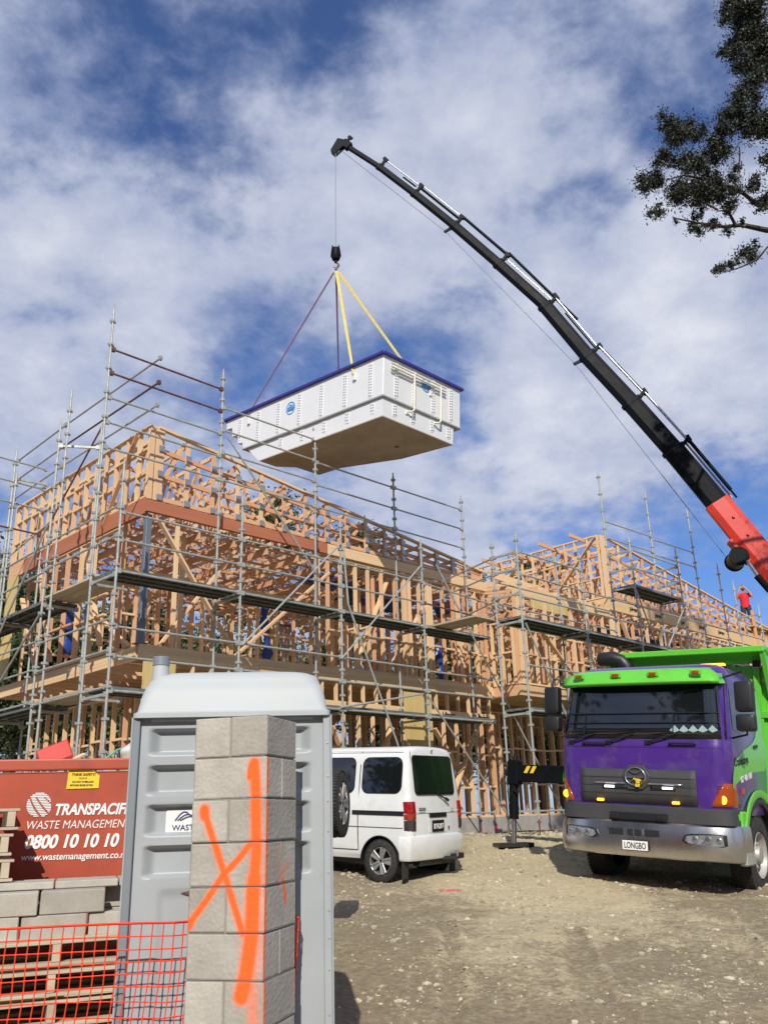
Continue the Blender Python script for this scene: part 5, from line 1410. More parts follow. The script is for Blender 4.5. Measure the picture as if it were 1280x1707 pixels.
# trees and sheds' side of the street behind the photographer, seen only in glass
for i, t in enumerate(((-9, -16, 13, 3.6), (-2.5, -24, 15, 4.2), (6, -20, 12, 2.6), (13, -26, 17, 4.6), (22, -18, 13, 4.0), (-20, -22, 14, 5), (32, -30, 16, 5), (-17, -4, 19, 3.6), (-21, 3, 22, 4.2), (-30, -8, 17, 5))):
    far_tree(*t, ('broad tree behind the camera on the left', 'tall broad tree directly behind the camera', 'narrow dark conifer behind the camera', 'tall spreading tree behind the camera on the right', 'rounded tree behind the camera far right', 'wide tree behind the camera far left', 'big tree behind the camera, farthest right', 'nearest tree on the left side of the yard, out of the picture', 'tall tree on the left side of the yard, behind the nearest one', 'broad tree far out on the left side of the yard')[i], 50 + i, 'leaf_dark', i == 2, 'trees across the road behind the camera', .25, .2, 320)

# ------------------------------------------------------------------ builder in a red shirt
def person():
    base = W(28.2, .75, 8.42)
    root = empty('person', base, 'person in red t-shirt and dark shorts, hands raised to the face, on the roof frame', 'person')
    toC = Vector((0, 0, 0)) - base; toC.z = 0; toC.normalize(); f = toC; s = Vector((-f.y, f.x, 0))   # f faces camera, s = figure's left... picture right
    P = lambda x, y, z: s * x + f * y + ZZ * z       # x to picture right
    s_cam = Vector((-f.y, f.x, 0))
    def skin(name, pts, edges, rad, mat, sub=2):
        me = bpy.data.meshes.new(name); me.from_pydata([P(*p) for p in pts], edges, [])
        o = bpy.data.objects.new(name, me); COL.objects.link(o); o.parent = root
        md = o.modifiers.new('s', 'SKIN'); md.use_smooth_shade = True
        for i, r_ in enumerate(rad): me.skin_vertices[0].data[i].radius = (r_, r_ * (.8 if i in (0, 1, 2) else 1)) if True else 0
        me.skin_vertices[0].data[0].use_root = True
        sb = o.modifiers.new('d', 'SUBSURF'); sb.levels = sb.render_levels = sub
        me.materials.append(mat); return o
    # body
    pts = [(0, 0, .98), (0, 0, 1.18), (0, .01, 1.40), (0, .02, 1.52), (0, .04, 1.60), (.20, .02, 1.44), (-.20, .02, 1.44), (.32, .12, 1.30), (-.33, .10, 1.22), (.17, .22, 1.60), (-.19, .22, 1.50), (.09, .20, 1.68), (-.12, .22, 1.66), (.10, 0, .94), (-.10, 0, .94), (.12, .03, .52), (-.13, .02, .52), (.13, -.02, .08), (-.15, -.02, .08), (.14, .12, .04), (-.17, .12, .04)]
    edges = [(0, 1), (1, 2), (2, 3), (3, 4), (2, 5), (2, 6), (5, 7), (6, 8), (7, 9), (8, 10), (9, 11), (10, 12), (0, 13), (0, 14), (13, 15), (14, 16), (15, 17), (16, 18), (17, 19), (18, 20)]
    rad = [.14, .13, .15, .06, .06, .06, .06, .048, .048, .038, .038, .04, .04, .09, .09, .06, .06, .045, .045, .035, .035]
    me = bpy.data.meshes.new('body'); me.from_pydata([P(*p) for p in pts], edges, []); 
    o = bpy.data.objects.new('body', me); COL.objects.link(o); o.parent = root
    bm = bmesh.new(); bm.from_mesh(me); lay = bm.verts.layers.skin.verify(); bm.verts.ensure_lookup_table()
    for i, r_ in enumerate(rad): bm.verts[i][lay].radius = (r_, r_ * (.75 if i < 3 else 1)); bm.verts[i][lay].use_root = (i == 0)
    bm.to_mesh(me); bm.free()
    o.modifiers.new('s', 'SKIN').use_smooth_shade = True; sb = o.modifiers.new('d', 'SUBSURF'); sb.levels = sb.render_levels = 2
    me.materials.append(M['skin'])
    # head, hair, face, hands
    def ell(name, c, r_, mat):
        bm = bmesh.new(); bmesh.ops.create_uvsphere(bm, u_segments=16, v_segments=12, radius=1)
        mb = MB(); mb.quad_mesh([P(c[0] + v.co.x * r_[0], c[1] + v.co.y * r_[1], c[2] + v.co.z * r_[2]) for v in bm.verts], [tuple(q.index for q in fc.verts) for fc in bm.faces]); bm.free()
        return mb.build(name, mat, root, smooth=80)
    ell('head', (0, .06, 1.72), (.078, .095, .12), M['skin']); ell('hair', (0, .03, 1.765), (.088, .10, .095), M['hair'])
    ell('nose', (0, .155, 1.70), (.014, .02, .025), M['skin'])
    for e in (-1, 1): ell('ear', (e * .08, .05, 1.71), (.012, .022, .03), M['skin']); ell('eye', (e * .03, .148, 1.73), (.013, .008, .008), M['hair'])
    ell('beard', (0, .10, 1.645), (.055, .055, .04), M['hair']); ell('mouth', (0, .152, 1.665), (.022, .006, .006), M['bin_red'])
    for e, hx, hz in ((1, .075, 1.72), (-1, -.105, 1.71)):   # hands: palm and five fingers against the brow
        hb = MB(); hb.tube([P(hx + e * .03, .19, hz - .07), P(hx, .18, hz)], [.028, .035], 8)
        for k in range(4): hb.tube([P(hx + e * (.02 - k * .014), .18, hz), P(hx - e * .005 - e * k * .015, .185, hz + .045 + .006 * (k in (1, 2))), P(hx - e * .02 - e * k * .014, .17, hz + .08)], [.010, .009, .007], 6)
        hb.tube([P(hx - e * .01, .19, hz - .03), P(hx - e * .035, .18, hz - .01), P(hx - e * .05, .17, hz)], [.011, .010, .008], 6)
        hb.build('hand', M['skin'], root, smooth=60)
    # shirt
    def rg(z, rx, ry, y=0, n=20): return [P(rx * math.cos(k * 6.283 / n), y + ry * math.sin(k * 6.283 / n), z) for k in range(n)]
    MB().loft([rg(.90, .185, .135), rg(1.0, .18, .135), rg(1.18, .175, .13), rg(1.32, .19, .135, .01), rg(1.42, .205, .125, .015), rg(1.49, .15, .10, .02), rg(1.53, .075, .07, .025)], caps=False).build('shirt', M['shirt_red'], root, smooth=80)
    for e, z in ((1, 1.36), (-1, 1.32)): MB().tube([P(e * .14, .02, 1.45), P(e * .22, .04, 1.41), P(e * .29, .09, z)], [.085, .08, .072], 14).build('sleeve', M['shirt_red'], root, smooth=80)
    for e in (1, -1): MB().tube([P(e * .09, 0, .98), P(e * .11, .01, .80), P(e * .125, .03, .56)], [.11, .105, .09], 14).build('shorts_leg', M['shorts'], root, smooth=80)
    for e in (1, -1): MB().tube([P(e * .14, -.06, .05), P(e * .145, .04, .06), P(e * .155, .16, .035)], [.05, .055, .04], 10).build('boot', M['hair'], root, smooth=80)
    tag(MB().bar(W(27.2, .6, 8.36), W(29.6, .6, 8.36), .9, .04, ZZ).build('work_platform', M['ply']), 'plywood sheet laid on the roof trusses under the person in red', 'plywood')
person()
# ------------------------------------------------------------------ wheels
def wheel(root, x, y, z, r_, w, side, kind='alloy', name='wheel', steer=0):
    """side +1: outer face towards +X"""
    mt = Matrix.Translation((x, y, z)) @ Matrix.Rotation(R(steer), 4, 'Z')
    hub = empty(name, mat=mt); hub.parent = root; hub.matrix_local = mt
    n = 40
    def rg(rr, xx): return [Vector((xx, rr * math.cos(k * 6.2832 / n), rr * math.sin(k * 6.2832 / n))) for k in range(n)]
    rr_ = r_ * (.66 if kind == 'alloy' else .60); s = side; h = w / 2
    MB().loft([rg(rr_, s * h * .8), rg(rr_ + .01, s * h), rg(r_ * .9, s * h), rg(r_ * .975, s * h * .86), rg(r_, s * h * .6), rg(r_, -s * h * .6), rg(r_ * .975, -s * h * .86), rg(r_ * .9, -s * h), rg(rr_, -s * h)], caps=False).build('tyre', M['rubber'], hub, smooth=40)
    tr = MB()
    for k in range(60):
        a = k * 6.2832 / 60
        for q in (-.45, 0, .45):
            mm = Matrix.Rotation(a, 3, 'X'); tr.box(mm @ Vector((q * w * .8, 0, r_ + .002)), (w * .2, r_ * .07, .010), mm)
    tr.build('tread', M['rubber'], hub, fix=False)
    if kind == 'alloy':
        MB().loft([rg(rr_, s * h * .82), rg(rr_ - .006, s * h * .98), rg(rr_ * .93, s * h * .92), rg(rr_ * .90, s * h * .4), rg(rr_ * .88, -s * h)], caps=False).build('rim', M['alloy'], hub, smooth=40)
        MB().loft([rg(rr_ * .9, s * h * .1), rg(.001, s * h * .05)], caps=False).build('brake_disc', M['black'], hub)
        sp = MB()
        for k in range(5):
            mm = Matrix.Rotation(k * 6.2832 / 5 + .3, 3, 'X'); c0, c1 = s * h * .78, s * h * .92
            for q in (-1, 1):
                a0, a1 = r_ * .07, rr_ * .93
                sp.bar(mm @ Vector((c0, q * .012, a0)), mm @ Vector((c1, q * (.028 + .012), a1)), .028, .030, (s, 0, 0))
            sp.bar(mm @ Vector((c0 - s * .01, 0, a0)), mm @ Vector((c1 - s * .012, 0, a1)), .05, .018, (s, 0, 0))
        sp.build('spoke', M['alloy'], hub, bevel=.003)
        MB().tube([(s * h * .6, 0, 0), (s * h * .9, 0, 0)], [.05, .045], 16).build('hub_cap', M['alloy'], hub, smooth=40)
        MB().tube([(s * h * .9, 0, 0), (s * h * .93, 0, 0)], [.024, .022], 12).build('hub_centre', M['black'], hub)
    else:
        MB().loft([rg(rr_, s * h * .82), rg(rr_ - .012, s * h * 1.0), rg(rr_ * .92, s * h * .9), rg(rr_ * .86, s * h * .15), rg(rr_ * .6, s * h * .25), rg(rr_ * .55, s * h * .55), rg(rr_ * .40, s * h * .62), rg(rr_ * .34, s * h * 1.0), rg(.001, s * h * 1.02)], caps=False).build('rim', M['steel_wheel'], hub, smooth=40)
        hb = MB()
        for k in range(10):
            a = k * 6.2832 / 10; c = (0, rr_ * .5 * math.cos(a), rr_ * .5 * math.sin(a)); hb.cyl((s * h * .5, c[1], c[2]), (s * h * .72, c[1], c[2]), .02, 6)
            a += .3; c = (0, rr_ * .74 * math.cos(a), rr_ * .74 * math.sin(a)); 
        hb.build('wheel_nut', M['galv'], hub)
        ho = MB()
        for k in range(8):
            a = k * 6.2832 / 8; c = (rr_ * .735 * math.cos(a), rr_ * .735 * math.sin(a)); ho.cyl((s * h * .2, c[0], c[1]), (s * h * .235, c[0], c[1]), .032, 10)
        ho.build('hand_hole', M['black'], hub)
    return hub

def face_mat(axis, val, flip=1):
    """maps (a, b, depth): drawing plane on Y=val (axis 'y', facing -Y) or X=val"""
    if axis == 'y': return Matrix(((1, 0, 0, 0), (0, 0, -1, val), (0, 1, 0, 0), (0, 0, 0, 1)))
    if axis == 'x+': return Matrix(((0, 0, 1, val), (1, 0, 0, 0), (0, 1, 0, 0), (0, 0, 0, 1)))
    return Matrix(((0, 0, -1, val), (-1, 0, 0, 0), (0, 1, 0, 0), (0, 0, 0, 1)))

# ------------------------------------------------------------------ white van (X right, Y forward from the tail)
def van():
    root = root_at('white_van', (.62, 13.68, .73), -55.04, 'small white van seen from behind, parked between the toilet and the truck', 'van', 2.96, .82)
    Lh = 3.38
    prof = [(.30, .665), (.36, .70), (.55, .722), (.75, .735), (.98, .737), (1.10, .728), (1.20, .715), (1.45, .688), (1.66, .664), (1.74, .650), (1.80, .62), (1.845, .56), (1.868, .45), (1.878, .25), (1.88, 0)]
    def ring(y, ins=0, zc=None, slant=0, top=None):
        pts = []
        for z, hw in prof:
            zz = z if top is None else .30 + (z - .30) * (top - .30) / (1.88 - .30)
            pts.append((hw - ins, zz - (ins * .6 if z > 1.5 else -ins * .6 if z < .5 else 0)))
        full = [(w, z) for w, z in pts] + [(-w, z) for w, z in reversed(pts[:-1])]
        return [Vector((w, y + slant * max(0, z - .95), z)) for w, z in full]
    sl = .13
    rings = [ring(.0, .10, slant=sl), ring(.012, .045, slant=sl), ring(.04, .015, slant=sl), ring(.09, 0, slant=sl * .95), ring(.25, 0, slant=sl * .6), ring(.6, 0, slant=0), ring(1.6, 0), ring(2.3, 0), ring(2.75, .01, slant=-.45), ring(3.15, .03, slant=-.75, top=1.86), ring(3.33, .08, slant=-.9, top=1.8)]
    body = MB().loft(rings).build('body', M['white_car'], root)
    cut = MB()
    for y in (.52, 2.72):
        n = 28; cut.loft([[Vector((x, y + .335 * math.cos(k * 6.2832 / n), .285 + .335 * math.sin(k * 6.2832 / n))) for k in range(n)] for x in (-.9, .9)])
    cut.name = 'c'
    # the cutter must be in the body's space
    c = cut.build('cutter', None, root); md = body.modifiers.new('b', 'BOOLEAN'); md.operation = 'DIFFERENCE'; md.object = c; md.solver = 'EXACT'
    bpy.context.view_layer.update(); me = bpy.data.meshes.new_from_object(body.evaluated_get(bpy.context.evaluated_depsgraph_get())); body.modifiers.clear(); body.data = me
    me.polygons.foreach_set('use_smooth', [True] * len(me.polygons)); me.set_sharp_from_angle(angle=R(32)); cme = c.data; bpy.data.objects.remove(c); bpy.data.meshes.remove(cme)
    MB().bb((-.60, .2, .24), (.60, 3.1, .62)).build('underbody', M['black'], root)
    for y in (.52, 2.72):
        for s in (-1, 1):
            n = 22; rg = []
            for xx, rr in ((s * .738, .345), (s * .742, .332), (s * .60, .330)): rg.append([Vector((xx, y + rr * math.cos(math.pi * k / n), .285 + rr * math.sin(math.pi * k / n))) for k in range(n + 1)])
            mb = MB(); mb.loft(rg, caps=False, close=False); mb.build('arch_lip', M['black'], root, smooth=50)
        for s in (-1, 1): wheel(root, s * .635, y, .285, .285, .17, s, 'alloy')
    hw = lambda z: np.interp(z, [p[0] for p in prof], [p[1] for p in prof])
    def side_patch(name, poly, mat, off=.004, s=-1, r_=0, parent=None, subdiv=True):
        # polygon in (y, z) laid on the curved flank
        cx = sum(p[0] for p in poly) / len(poly); cz = sum(p[1] for p in poly) / len(poly)
        mb = MB(); fr = [1, .66, .33]; rg = [[Vector((s * (hw(cz + (z - cz) * f) + off), cx + (y - cx) * f, cz + (z - cz) * f)) for y, z in poly] for f in fr]
        mb.loft(rg, caps=False); mb.quad_mesh(rg[-1], [tuple(range(len(poly)))])
        o = mb.build(name, mat, parent or root, fix=False); m_ = o.modifiers.new('s', 'SOLIDIFY'); m_.thickness = .006; m_.offset = -1; return o
    def rr(y0, y1, z0, z1, r_, n=5): return [(p[0] + (y0 + y1) / 2, p[1] + (z0 + z1) / 2) for p in rect_round((y1 - y0) / 2, (z1 - z0) / 2, r_, n)]
    for s in (-1, 1):
        side_patch('side_window', rr(.17, .86, 1.215, 1.70, .10), M['glass_dark'], .004, s); side_patch('window_seal', rr(.155, .875, 1.20, 1.715, .115), M['black'], .001, s)
        side_patch('side_window', rr(1.02, 1.95, 1.215, 1.70, .09), M['glass_dark'], .004, s); side_patch('window_seal', rr(1.005, 1.965, 1.20, 1.715, .10), M['black'], .001, s)
        side_patch('side_window', rr(2.1, 2.62, 1.18, 1.66, .09), M['glass_dark'], .004, s)
        side_patch('door_rail', [(.10, .905), (1.02, .905), (1.02, .965), (.10, .965)], M['black'], .005, s)
        for y in (.915, 2.0):   # door gaps
            side_patch('door_gap', [(y, .42), (y + .008, .42), (y + .008, 1.80), (y, 1.80)], M['ink'], .0015, s)
        side_patch('panel_gap', [(.12, .735), (1.9, .735), (1.9, .742), (.12, .742)], M['ink'], .0015, s)
        side_patch('sill_gap', [(.93, .415), (2.4, .415), (2.4, .424), (.93, .424)], M['ink'], .0015, s)
        MB().bar((s * .655, .15, 1.80), (s * .655, 2.3, 1.81), .012, .012).build('roof_gutter', M['white_car'], root, bevel=.003)
    # tail
    yb = lambda z: .0 + sl * max(0, z - .95)
    def rear_patch(name, poly, mat, off=.004, parent=None, thick=.006):
        mb = MB(); mb.loft([[Vector((x, yb(z) - off, z)) for x, z in poly], [Vector((x, yb(z) - off + thick, z)) for x, z in poly]]); return mb.build(name, mat, parent or root)
    def rx(x0, x1, z0, z1, r_): return [(p[0] + (x0 + x1) / 2, p[1] + (z0 + z1) / 2) for p in rect_round((x1 - x0) / 2, (z1 - z0) / 2, r_, 5)]
    rear_patch('window_seal', rx(-.545, .545, 1.185, 1.745, .07), M['black'], .004); g = rear_patch('rear_window', rx(-.53, .53, 1.20, 1.73, .06), M['glass_dark'], .008)
    rear_patch('hatch_gap', [(-.60, .62), (.60, .62), (.60, .628), (-.60, .628)], M['ink'], .004)
    for s in (-1, 1): rear_patch('hatch_gap', [(s * .60, .62), (s * .606, .62), (s * .565, 1.80), (s * .558, 1.80)][::s], M['ink'], .004)
    rear_patch('hatch_crease', [(-.6, .955), (.6, .955), (.6, .960), (-.6, .960)], M['white_car'], .008)
    rear_patch('plate_recess', rx(-.24, .24, .66, .94, .04), M['white_car'], .006); rear_patch('plate_handle', rx(-.235, .235, .87, .935, .015), M['black'], .016, thick=.02)
    p = rear_patch('number_plate', rx(-.16, .16, .67, .83, .008), M['ink'], .016, thick=.01)
    p2 = rear_patch('plate_face', rx(-.145, .145, .685, .815, .004), M['black'], .018, p)
    text('BYA297', .098, M['white_ink'], p, face_mat('y', -.0195) @ Matrix.Translation((0, .714, 0)), align='CENTER', bold=.002, xs=.80)
    text('SUZUKI', .052, M['ink'], root, face_mat('y', -.006) @ Matrix.Translation((-.50, .972, 0)), bold=.0025, xs=1.0)
    text('EVERY', .030, M['tank_grey'], root, face_mat('y', -.006) @ Matrix.Translation((.36, .968, 0)), bold=.001, xs=1.3)
    for s in (-1, 1):   # wrap-round tail lamps
        lamp = None
        for nme, z0, z1, mt in (('tail_lamp', .93, 1.10, 'tail_red'), ('indicator_lamp', .845, .93, 'tail_orange'), ('reverse_lamp', .70, .845, 'tail_dark')):
            def cs(z, k=0):
                w_ = hw(z) + .006
                top = 0 if z < 1.09 else .02
                return [Vector((s * .59, -.018 + yb(z), z)), Vector((s * (w_ - .07), -.012 + yb(z), z)), Vector((s * (w_ - .012), .03 + yb(z), z)), Vector((s * w_, .10 + yb(z), z)), Vector((s * (w_ - .05), .10, z)), Vector((s * .60, .04, z))]
            o = MB().loft([cs(z0 + .003), cs(z1 - .003)]).build(nme if lamp is None else nme, M[mt], root, bevel=.008, seg=2, smooth=40)
            lamp = o
    # bumper
    def br(z, e): return [Vector(p) for p in ((-.745 - e, .18, z), (-.742 - e, .10, z), (-.71 - e, .0 - e, z), (-.56, -.035 - e, z), (0, -.048 - e, z), (.56, -.035 - e, z), (.71 + e, .0 - e, z), (.742 + e, .10, z), (.745 + e, .18, z), (.60, .18, z), (.60, .10, z), (-.60, .10, z), (-.60, .18, z))]
    MB().loft([br(.30, -.03), br(.33, -.01), br(.44, 0), br(.455, .004), br(.58, .004), br(.622, -.01), br(.635, -.03)]).build('bumper', M['white_car'], root, smooth=35)
    MB().bb((-.45, .02, .22), (.45, .14, .34)).build('tow_bar', M['black'], root, bevel=.01)
    MB().bar((.1, .05, .30), (.28, -.16, .30), .06, .05).build('tow_tongue', M['black'], root, bevel=.008); MB().tube([(.28, -.16, .32), (.28, -.16, .37), (.28, -.16, .41)], [.018, .02, .028], 10).build('tow_ball', M['chrome'], root, smooth=60)
    MB().bb((.30, -.08, .27), (.62, .05, .35)).build('step_bracket', M['black'], root, bevel=.01)
    MB().bb((-.71, .14, .06), (-.56, .155, .34)).build('mud_flap', M['rubber'], root); MB().bb((.56, .14, .06), (.71, .155, .34)).build('mud_flap', M['rubber'], root)
    wp = MB(); wp.bar((.02, -.004 + yb(1.24), 1.205), (.27, -.03 + yb(1.1), 1.11), .014, .02); wp.bar((.22, -.03 + yb(1.12), 1.13), (.29, -.035 + yb(1.1), 1.10), .03, .035); wp.build('rear_wiper', M['black'], root)
    MB().tube([(.0, .10, 1.80), (.0, .07, 1.83)], [.012, .006], 8).build('washer_jet', M['black'], root)
    MB().bb((.28, -.022, .70), (.30, -.012, .74)).build('lock', M['black'], root)
    # front end, for a view from the side
    MB().bar((-.55, 3.02, 1.05), (-.55, 2.50, 1.70), .02, .02).build('wiper_post', M['black'], root)
    w = MB(); w.loft([[Vector((-.60, 2.96, 1.20)), Vector((.60, 2.96, 1.20)), Vector((.54, 2.50, 1.70)), Vector((-.54, 2.50, 1.70))], [Vector((-.60, 2.985, 1.21)), Vector((.60, 2.985, 1.21)), Vector((.54, 2.525, 1.71)), Vector((-.54, 2.525, 1.71))]]).build('windscreen', M['glass_dark'], root)
    for s in (-1, 1): MB().box((s * .52, 3.36, .82), (.22, .05, .15)).build('headlamp', M['head_glass'], root, bevel=.02, seg=3)
van()

# ------------------------------------------------------------------ vehicle hidden behind the toilet, its spare wheel showing
def offroader():
    root = root_at('offroad_car', (-.98, 9.9, gz(-.6, 10.0) + .0), -80, 'grey off-road car almost hidden behind the toilet, its tailgate spare wheel showing', 'car')
    MB().loft([[Vector((x, y, z)) for x, y in ((-.80, .05), (.80, .05), (.82, 3.9), (-.82, 3.9))] for z in (.45, .95)]).build('body', M['porta_grey'], root, bevel=.05, seg=3, smooth=40)
    MB().loft([[Vector((x, y, .95)) for x, y in ((-.78, .08), (.78, .08), (.78, 2.7), (-.78, 2.7))], [Vector((x, y, 1.50)) for x, y in ((-.66, .22), (.66, .22), (.66, 2.1), (-.66, 2.1))]]).build('cabin', M['glass_dark'], root, bevel=.04, seg=3, smooth=40)
    MB().loft([[Vector((x, y, 1.50)) for x, y in ((-.68, .2), (.68, .2), (.68, 2.15), (-.68, 2.15))], [Vector((x, y, 1.56)) for x, y in ((-.62, .25), (.62, .25), (.62, 2.05), (-.62, 2.05))]]).build('roof', M['porta_grey'], root, bevel=.02, smooth=40)
    for y in (.75, 3.1):
        for s in (-1, 1): wheel(root, s * .72, y, .33, .33, .2, s, 'alloy')
    MB().bb((-.78, -.04, .42), (.78, .1, .60)).build('bumper', M['black'], root, bevel=.03, seg=2)
    w = wheel(root, 0, 0, 0, .345, .22, -1, 'alloy', 'spare_wheel')
    w.matrix_local = Matrix.Translation((.22, -.30, 1.38)) @ Matrix.Rotation(R(90), 4, 'Z')
offroader()

# ------------------------------------------------------------------ truck (X to picture right, Y back from the bumper)
def truck():
    root = root_at('tipper_truck', (3.19, 12.38, .57), 36.67, 'purple and lime green tipper truck facing the camera with its amber lamps lit', 'truck', -.26, -4.54)
    P_, G_, K_ = M['purple'], M['green'], M['black']
    lv = [(1.02, 1.155, .13, .30), (1.10, 1.175, .11, .28), (1.45, 1.195, .095, .26), (1.85, 1.20, .10, .25), (1.97, 1.20, .125, .25), (2.10, 1.195, .15, .24), (2.76, 1.145, .295, .22), (2.85, 1.125, .34, .22), (2.95, 1.08, .46, .22), (3.02, .95, .62, .2), (3.05, .5, .9, .15)]
    def lev(z):
        zs = [a[0] for a in lv]; return [float(np.interp(z, zs, [a[i] for a in lv])) for i in (1, 2, 3)]
    def fy(x, z, off=0):
        h, y, r_ = lev(z); ax = abs(x)
        if ax <= h - r_: return y - off
        t = min(1, (ax - (h - r_)) / r_); return y + r_ - math.sqrt(max(0, r_ * r_ - (t * r_) ** 2)) - off
    def ring(z):
        h, y, r_ = lev(z); yb = 1.95 if z < 2.9 else 1.95 - (z - 2.9) * 1.2; pts = []
        for k in range(9): a = R(180 + 90 * k / 8); pts.append((-h + r_ + r_ * math.cos(a), y + r_ + r_ * math.sin(a)))
        for k in range(9): a = R(270 + 90 * k / 8); pts.append((h - r_ + r_ * math.cos(a), y + r_ + r_ * math.sin(a)))
        for k in range(4): a = R(90 * k / 3); pts.append((h - .08 + .08 * math.cos(a), yb - .08 + .08 * math.sin(a)))
        for k in range(4): a = R(90 + 90 * k / 3); pts.append((-h + .08 + .08 * math.cos(a), yb - .08 + .08 * math.sin(a)))
        return [Vector((x, y_, z)) for x, y_ in pts]
    zs = [1.02, 1.10, 1.25, 1.45, 1.65, 1.85, 1.91, 1.97, 2.1, 2.3, 2.5, 2.76, 2.85, 2.90, 2.95, 3.0, 3.02, 3.05]
    body = MB().loft([ring(z) for z in zs]).build('cab', P_, root, smooth=30)
    def front(name, x0, x1, z0, z1, mat, off=.008, nx=24, nz=6, th=.012, par=None, shape=None):
        vs = []; fs = []
        for j in range(nz + 1):
            for i in range(nx + 1):
                z = z0 + (z1 - z0) * j / nz; a0, a1 = (x0, x1) if shape is None else shape(z)
                x = a0 + (a1 - a0) * i / nx; vs.append((x, fy(x, z, off), z))
        n = nx + 1
        for j in range(nz):
            for i in range(nx): k = j * n + i; fs.append((k, k + 1, k + n + 1, k + n))
        mb = MB(); mb.quad_mesh(vs, fs); o = mb.build(name, mat, par or root, fix=False, smooth=40)
        md = o.modifiers.new('s', 'SOLIDIFY'); md.thickness = th; md.offset = -1; return o
    front('windscreen_surround', 0, 0, 1.975, 2.80, K_, .006, 30, 8, shape=lambda z: (-(1.165 - (z - 2) * .05), 1.165 - (z - 2) * .05))
    front('windscreen', 0, 0, 2.03, 2.76, M['glass_dark'], .014, 30, 8, shape=lambda z: (-(1.115 - (z - 2) * .05), 1.115 - (z - 2) * .05))
    front('scuttle_seam', -1.17, 1.17, 1.86, 1.866, M['ink'], .004, 30, 1, .006)
    # protective bars over the windscreen
    for z in (2.19, 2.32): MB().tube([(x, fy(x, z, .035), z) for x in np.linspace(-1.1, 1.1, 16)], .008, 6).build('screen_bar', K_, root)
    for x in (-.78, .5): MB().tube([(x, fy(x, 2.02, .03), 2.02), (x, fy(x, 2.33, .035), 2.33)], .008, 6).build('screen_bar', K_, root)
    for x0, x1 in ((-.98, -.62), (-.42, -.05), (.15, .55)):
        MB().tube([(x0, fy(x0, 1.93, .04), 1.925), ((x0 + x1) / 2, fy((x0 + x1) / 2, 1.98, .05), 1.985), (x1, fy(x1, 2.03, .04), 2.045)], .014, 6).build('wiper', K_, root)
        MB().box((x0, fy(x0, 1.92, .01), 1.925), (.09, .05, .06)).build('wiper_boss', K_, root, bevel=.01)
    for x in (-.62, .62): MB().tube([(x - .17, fy(x, 1.915, .005), 1.90), (x - .17, fy(x, 1.915, .045), 1.915), (x + .17, fy(x, 1.915, .045), 1.915), (x + .17, fy(x, 1.915, .005), 1.90)], .016, 8).build('grab_handle', K_, root, smooth=50)
    cards = MB()
    for k in range(5):
        x = .52 + k * .125; cards.prism([(x - .07, 2.085), (x, 2.155), (x + .07, 2.085), (x, 2.06)], 0, .004, face_mat('y', fy(x, 2.1, .018)))
    cards.build('papers', M['paper'], root)
    # green sun visor
    def vr(z, e, y, xx): return None
    vb = MB(); n = 20; rings = []
    for (z, out, hw) in ((2.70, .24, 1.13), (2.735, .255, 1.14), (2.84, .21, 1.10), (2.93, .10, .98), (2.95, -.02, .93)):
        rings.append([Vector((x, .33 - out + .10 * abs(x / hw) ** 4, z)) for x in np.linspace(-hw, hw, n)])
    inner = [[Vector((v.x * .985, v.y + .03, v.z - (.0 if i == 0 else .02))) for v in r_] for i, r_ in enumerate(rings)]
    vb.loft(rings, caps=False, close=False); vb.loft(inner, caps=False, close=False)
    o = vb.build('sun_visor', G_, root, smooth=45); md = o.modifiers.new('s', 'SOLIDIFY'); md.thickness = .006
    for s in (-1, 1): MB().loft([[Vector((s * 1.13, .19, 2.70)), Vector((s * 1.13, .60, 2.74)), Vector((s * 1.07, .60, 2.88)), Vector((s * 1.10, .22, 2.84))], [Vector((s * 1.145, .19, 2.70)), Vector((s * 1.145, .60, 2.74)), Vector((s * 1.085, .60, 2.88)), Vector((s * 1.115, .22, 2.84))]]).build('visor_end', G_, root)
    for x in (-.83, -.27, .27, .86):
        MB().box((x, .095, 2.845), (.16, .03, .075)).build('lamp_base', G_, root, bevel=.01); MB().box((x, .075, 2.845), (.10, .03, .045)).build('roof_marker_lamp', M['amber'], root, bevel=.012, seg=2)
    bc = MB().tube([(.78, 1.3, 3.04), (.78, 1.3, 3.09)], [.06, .06], 12).build('beacon', M['amber_lit'], root); 
    MB().bb((.30, 1.26, 3.04), (.92, 1.36, 3.07)).build('beacon_base', K_, root, bevel=.01); MB().bb((.55, 1.265, 3.07), (.90, 1.355, 3.11)).build('beacon_bar', M['amber_lit'], root, bevel=.012)
    # grille
    gr = front('grille', -.84, .78, 1.13, 1.57, M['grille'], .018, 20, 3)
    for z in (1.245, 1.345, 1.455): front('grille_seam', -.82, .76, z, z + .008, K_, .020, 20, 1, .004, gr)
    for x0, x1 in ((-.52, -.16), (.16, .50)): front('grille_opening', x0, x1, 1.30, 1.365, K_, .021, 8, 1, .004, gr); front('grille_bar', x0 - .13, x1 + .10, 1.375, 1.392, M['bumper'], .03, 8, 1, .012, gr)
    for x in (-.41, .40): MB().box((x, fy(x, 1.33, .035), 1.335), (.14, .02, .028)).build('white_lamp', M['lamp_white'], gr, bevel=.004)
    for x in (-.55, .50): MB().box((x, fy(x, 1.15, .035), 1.155), (.10, .03, .035)).build('strobe_lamp', M['amber_lit'], gr, bevel=.008)
    n = 36
    eb = MB().prism([(-.15, 1.30), (-.185, 1.40), (-.225, 1.48), (-.14, 1.625), (.09, 1.625), (.175, 1.48), (.13, 1.36), (.06, 1.30)], 0, .03, face_mat('y', .085)).build('badge_housing', M['grille'], root, bevel=.012)
    cx, cz = -.025, 1.475; el = []
